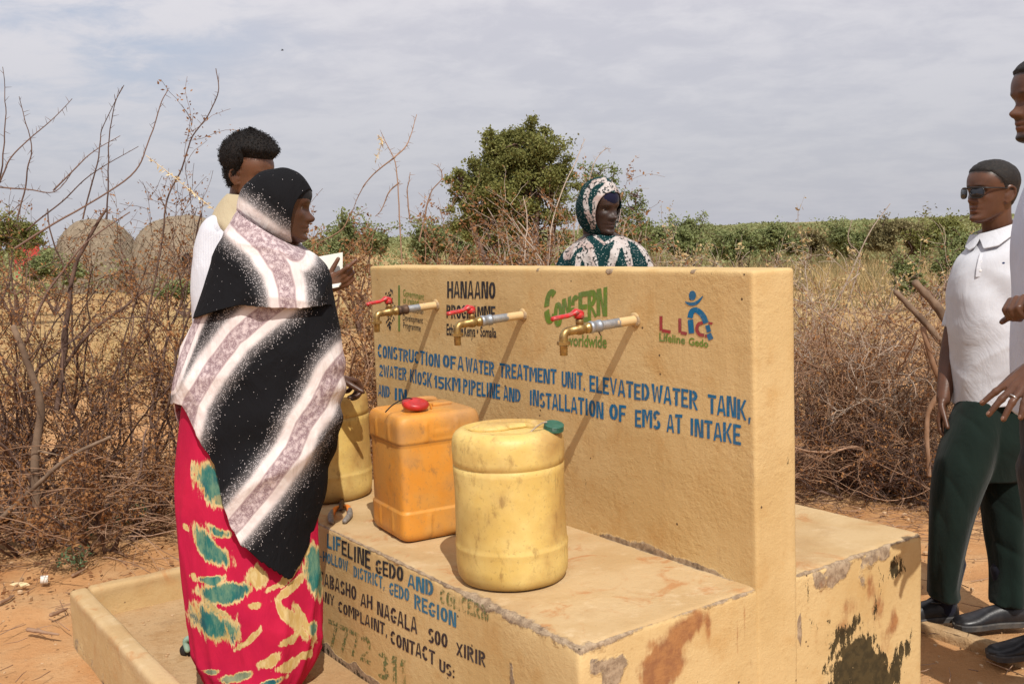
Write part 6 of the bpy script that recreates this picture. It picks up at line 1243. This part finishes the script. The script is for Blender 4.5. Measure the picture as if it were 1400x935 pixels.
# ---- man in white polo and dark green trousers
def man_polo():
    Y0 = 3.87; base = np.array([at(1350, 800, Y0)[0], Y0, 0]); t = thing('person', base, 'man in white polo shirt, sunglasses and dark green trousers at the right', 'person')
    H = Head(at(1356, 263.5, 3.86), (-.93, -.34, .06), .965, wide=1.03); nb = at(1368, 325, 3.90); H.HL = ([-.1, -.05, -.015, .012, .03, .06, .09], [-.055, -.05, -.02, .008, .034, .066, .074])
    shR = at(1329, 366, 3.97); shL = at(1418, 350, 3.80); el = at(1301, 474, 3.97); wr = at(1290, 546, 3.90)
    ex = [neck(H, nb), limb((nb, .07), (at(1368, 420, Y0), .12), (at(1368, 520, Y0), .12), (at(1362, 580, Y0), .12)), limb((shR, .05), (nb, .065), (shL, .05)), limb((shR, .052), (el, .039), (wr, .027)), limb((shL, .052), (at(1440, 450, 3.74), .04), (at(1432, 540, 3.72), .028))]
    ex += hand(wr, [-.16, -.10, -.98], [.75, -.5, 0], -1, (.42, .5, .55, .6), .02, .98, (.75, .35, .35), .2)+hand(at(1432, 540, 3.72), [0, -.1, -1], [-.9, .2, 0], 1, .4)
    a1 = onz(1291, 846, 0)+np.array([.0, 0, .07]); a2 = onz(1378, 850, 0)+np.array([0, 0, .07])
    ex += [limb((at(1340, 590, Y0), .09), (at(1303, 700, 3.80), .06), (a1, .036)), limb((at(1390, 590, Y0), .09), (at(1378, 720, 3.9), .06), (a2, .04)), limb((a1+[0, 0, -.02], .028), (a1+[-.12, -.01, -.045], .016)), limb((a2+[0, 0, -.02], .028), (a2+[-.14, -.01, -.045], .016))]
    body('body', H, ex, M['skin1'], t, .0042, 0., .9, .9)
    def mask(V):
        x, y, z = V.T; line = np.interp(y, [-.1, -.05, -.015, .012, .03, .06, .09], [-.055, -.05, -.02, .012, .040, .068, .076]); return sm(.0, .012, z-line)
    H.cap('hair', mask, lambda V, n: .0025+.006*np.clip(n[:, 2], 0, 1), M['crop'], t, 5, .0016, 130)
    # sunglasses
    g = mk('sunglasses', *tube(curve([H.w(p) for p in ((-.058, .083, .012), (-.034, .108, .013), (-.012, .118, .013), (0, .121, .011), (.012, .118, .013), (.034, .108, .013), (.058, .083, .012))], 40), .0026, 8), M['plate'], t, True)
    for q in (-1, 1):
        ln = []; c = np.array([q*.034, .106, -.006]); ax = nrm([q*.38, 1, -.02]); sx = nrm(np.cross(ax, [0, 0, 1.])); uz = np.cross(sx, ax); V = []; NR = 6
        for i in range(NR+1):
            for j in range(28): a = 2*np.pi*j/28; p = 3.2; k = (abs(math.cos(a))**p+abs(math.sin(a))**p)**(-1/p); rr = i/NR; V.append(H.w(c+sx*.0255*k*math.cos(a)*rr+uz*.0195*k*math.sin(a)*rr-ax*.004*rr*rr))
        F = grid_faces(NR+1, 28); o = mk('lens', V, F, M['lens'], g, True); mod_solid(o, .002, 0)
        mk('lens_rim', *tube(np.array(V[NR*28:]+V[NR*28:NR*28+1]), .0022, 6, False), M['plate'], g, True)
        mk('temple', *tube(curve([H.w([q*.058, .083, .012]), H.w([q*.074, .04, .013]), H.w([q*.078, .0, .012]), H.w([q*.080, -.022, .008]), H.w([q*.078, -.035, -.010])], 20), .0022, 6), M['plate'], g, True)
    # polo
    rows = [(1334, 327, 1391, 306, 3.89, .065), (1326, 340, 1402, 317, 3.88, .085), (1312, 357, 1424, 336, 3.87, .115), (1304, 382, 1436, 362, 3.87, .13), (1301, 430, 1436, 425, Y0, .145), (1304, 480, 1432, 478, Y0, .145), (1307, 520, 1428, 508, Y0, .14), (1310, 538, 1426, 522, Y0, .146), (1311, 553, 1424, 536, Y0, .150)]
    def pf(TH_, T, V):
        p = proj(V); a = (p[..., 1]*.9+.45*p[..., 0])/372; return .009*fbm(V*np.array([6, 6, 7.]), 3, 3)+.006*((1-np.abs(np.sin(a*11-1.5*fbm(V*3, 48, 2))))**2-.25)*sm(.12,.3,T)+sm(.45, .9, T)*.022*((1-np.abs(np.sin(a*17+2.5*fbm(V*4, 8, 2))))**1.5-.35)*np.clip(.5+1.5*fbm(V*4, 28, 2), 0, 1.2)+.011*np.sin((p[..., 0]-.5*p[..., 1])/372*38+3*fbm(V*4, 18, 2))*np.clip(fbm(V*3, 38, 2)+.25, 0, 1)*sm(.15, .4, T)
    PD = Drape(rows, 120, 150, 2.35, pf); PD.build('polo_shirt', M['polo'], t, .0035)
    sleeve(armline(shR, el, wr, 0, .40, [.03, 0, .035]), [.045, .054, .053, .053], 'polo', t, 4)
    sleeve(armline(shL, at(1440, 450, 3.74), at(1432, 540, 3.72), 0, .40, [-.03, 0, .035]), [.05, .066, .067, .068], 'polo', t, 5)
    rows = [(1332, 322, 1393, 299, 3.89, .066), (1329, 327, 1396, 304, 3.89, .074), (1324, 341, 1401, 316, 3.88, .094), (1323, 344, 1402, 319, 3.88, .097)]
    Drape(rows, 14, 180, 2.1, lambda TH_, T, V: .005+.010*sm(.3, 1, T)+.002*np.sin(3*TH_+1)*T, [(1300, 332), (1322, 338), (1330, 343), (1336, 338), (1341, 327), (1347, 340), (1355, 345), (1366, 335), (1393, 314), (1420, 300)], 312).build('collar', M['polo'], t, .005)
    def on(px, py):
        q = proj(PD.V); d = np.hypot(q[..., 0]-px, q[..., 1]-py)+1e3*(np.sin(PD.TH) < 0); return PD.V.reshape(-1, 3)[np.argmin(d)]
    P = [on(1344, 346), on(1341, 356), on(1339, 366), on(1337, 378)]; sx = np.array([.0135, 0, 0]); V = [p+sx*k+np.array([0, -.004-e, 0]) for e in (-.004, .002) for p in P for k in (-1, 1)]
    F = [(2*i, 2*i+1, 2*i+3, 2*i+2)[::-1] for i in range(3)]+[(8+2*i, 8+2*i+1, 8+2*i+3, 8+2*i+2) for i in range(3)]+[(2*i, 2*i+2, 2*i+10, 2*i+8) for i in range(3)]+[(2*i+1, 2*i+9, 2*i+11, 2*i+3) for i in range(3)]+[(6, 7, 15, 14), (0, 8, 9, 1)]
    mk('placket', V, F, M['polo'], t)
    for p in P[:3]: mk('button', *lathe([(.001, 0), (.005, .0), (.005, .002), (.001, .0025)], p+[0, -.0065, -.008], (0, -1, 0), 14), M['button'], t)
    e = on(1373, 360); mk('chest_emblem', *ellip(e+[0, -.001, 0], (.0085, .003, .006), n=12, m=8), M['logoblue'], t, True)
    # trousers
    tr = [Drape([(1315, 532, 1418, 516, Y0, .12), (1307, 570, 1422, 560, Y0, .13), (1297, 610, 1418, 605, Y0, .14), (1300, 655, 1410, 650, Y0, .10)], 30, 70, 2.3).part(),
          Drape([(1313, 545, 1368, 545, 3.84, .10), (1294, 592, 1366, 590, 3.82, .112), (1280, 636, 1354, 636, 3.80, .108), (1273, 700, 1331, 700, 3.79, .092), (1271, 760, 1316, 756, 3.80, .082), (1271, 800, 1307, 802, 3.83, .085), (1271, 815, 1309, 816, 3.84, .088)], 70, 70, 2., folds(.005, 4, 6)).part(),
          Drape([(1350, 545, 1424, 540, 3.90, .11), (1344, 610, 1420, 605, 3.90, .12), (1343, 660, 1410, 655, 3.90, .115), (1348, 722, 1402, 712, 3.90, .105), (1356, 775, 1401, 770, 3.89, .095), (1355, 824, 1402, 821, 3.86, .092)], 70, 70, 2., folds(.005, 4, 9)).part()]
    V, F = union(tr, .0065, 3); V = V+np.array([1, 1, 0])*(.006*fbm(V*np.array([12, 12, 4.]), 4, 3)+.007*((1-np.abs(np.sin(V[:, 2]*17+3*V[:, 0]*6+2.5*fbm(V*4, 2, 2))))**1.6-.3)*1.5*np.clip(.4+1.4*fbm(V*3, 22, 2), 0, 1))[:, None]; mk('trousers', V, F, M['trouser'], t, True)
    s1 = onz(1303, 846, .0); s2 = onz(1402, 853, .0)
    for h, d in ((s1+[.015, .0, .0], [-1, -.12, 0]), (s2+[.01, 0, .0], [-1, -.06, 0])): shoe(h, d, .29, t)
    for a, kn in ((a1, at(1303, 700, 3.80)), (a2, at(1378, 720, 3.9))): mk('sock', *limb((a+[0, 0, -.03], .046), (a, .047), (a*.8+kn*.2, .053), (a*.55+kn*.45, .064)), M['sock'], t, True)
man_polo()

# ---- man cut by the right edge of the picture
def man_edge():
    Y0 = 2.96; base = np.array([at(1470, 800, Y0)[0], Y0, 0]); t = thing('person', base, 'tall man in pale blue shirt cut off by the right edge of the picture', 'person')
    H = Head(at(1432, 137, Y0), (-1, -.10, -.02), 1.0); H.HL = ([-.1, -.05, -.015, .012, .03, .06, .09], [-.055, -.05, -.02, .008, .038, .068, .078]); nb = at(1455, 225, Y0); shL = at(1470, 275, 2.82); shR = at(1455, 270, 3.12)
    elL = at(1494, 425, 2.74); wrL = at(1424, 497, 2.70); elR = at(1440, 440, 3.06); wrR = at(1423, 414, 2.87)
    ex = [neck(H, nb), limb((nb, .07), (at(1462, 330, Y0), .10), (at(1462, 480, Y0), .10), (at(1462, 560, Y0), .11)), limb((shL, .055), (nb, .07), (shR, .055)), limb((shL, .055), (elL, .043), (wrL, .029)), limb((shR, .055), (elR, .043), (wrR, .029))]
    NAILS.clear(); ex += hand(wrL, [-.72, -.1, -.68], [.62, .45, -.60], 1, (.10, .12, .16, .22), .20, 1.05, (.7, .5, .35), .25)
    NL = list(NAILS); ex += hand(wrR, [-.72, -.35, .15], [.1, -.2, -.9], 1, (1.25, 1.3, 1.3, 1.3), .0, 1.0, (.7, .4, .6), .6)
    f1 = onz(1425, 895, 0); f2 = f1+np.array([.25, -.45, 0])
    ex += [limb((at(1450, 570, Y0), .09), (at(1448, 720, 3.10), .06), (f1+[.03, 0, .08], .04)), limb((at(1475, 570, Y0), .09), (at(1490, 760, 2.95), .06), (f2+[.03, 0, .08], .04)), limb((f1+[.03, 0, .05], .03), (f1+[-.09, 0, .03], .016)), limb((f2+[.03, 0, .05], .03), (f2+[-.09, 0, .03], .016))]
    body('body', H, ex, M['skin1'], t, .0042, .95, .9, .7); nails(t, NL)
    H.cap('hair', lambda V: sm(.0, .006, V[:, 2]-np.interp(V[:, 1], [-.1, -.05, -.015, .012, .03, .06, .09], [-.055, -.05, -.02, .012, .045, .070, .078])), lambda V, n: .006+.005*np.clip(n[:, 2], 0, 1), M['crop'], t, 8, .002, 110)
    rows = [(1425, 225, 1490, 225, Y0, .08), (1414, 250, 1505, 250, Y0, .12), (1406, 278, 1515, 275, Y0, .15), (1399, 312, 1520, 310, Y0, .165), (1396, 350, 1520, 350, Y0, .165), (1398, 400, 1518, 400, Y0, .16), (1396, 480, 1518, 480, Y0, .16), (1400, 570, 1520, 570, Y0, .165)]
    Drape(rows, 70, 100, 2.3, folds(.005, 5, 4)).build('shirt', M['bluecloth'], t)
    for a, b, c in ((shL, elL, wrL), (shR, elR, wrR)): sleeve(armline(a, b, c, 0, .42, [.02, 0, .04]), [.05, .074, .076, .074], 'bluecloth', t, 6)
    tr = [Drape([(1402, 560, 1518, 560, Y0, .15), (1405, 620, 1516, 620, Y0, .15), (1412, 680, 1506, 680, Y0, .12)], 20, 60).part()]
    V, F = union(tr+[limb((at(1445, 640, Y0), .11), (at(1446, 740, 3.10), .09), (f1+[.04, 0, .10], .075)), limb((at(1478, 640, Y0), .11), (at(1490, 760, 2.95), .09), (f2+[.04, 0, .10], .075))], .009, 3); mk('trousers', V, F, M['darktrouser'], t, True)
    for f in (f1, f2): shoe(f+np.array([.09, 0, 0]), [-1, -.05, 0], .29, t)
    d = nrm([-.72, -.1, -.68]); r = wrL+d*.118+nrm(np.cross(d, nrm([.62, .45, -.60])))*.010; th = np.linspace(0, 2*np.pi, 24); a, b = frame(d); mk('ring', *tube(r+np.outer(np.cos(th), a)*.0105+np.outer(np.sin(th), b)*.0105, .002, 6, False), M['silver'], t, True)
    d = nrm(wrR-elR); a, b = frame(d); c = wrR-d*.02; mk('wrist_strap', *tube(c+np.outer(np.cos(th), a)*.031+np.outer(np.sin(th), b)*.031, .006, 8, False), M['string'], t, True)
man_edge()
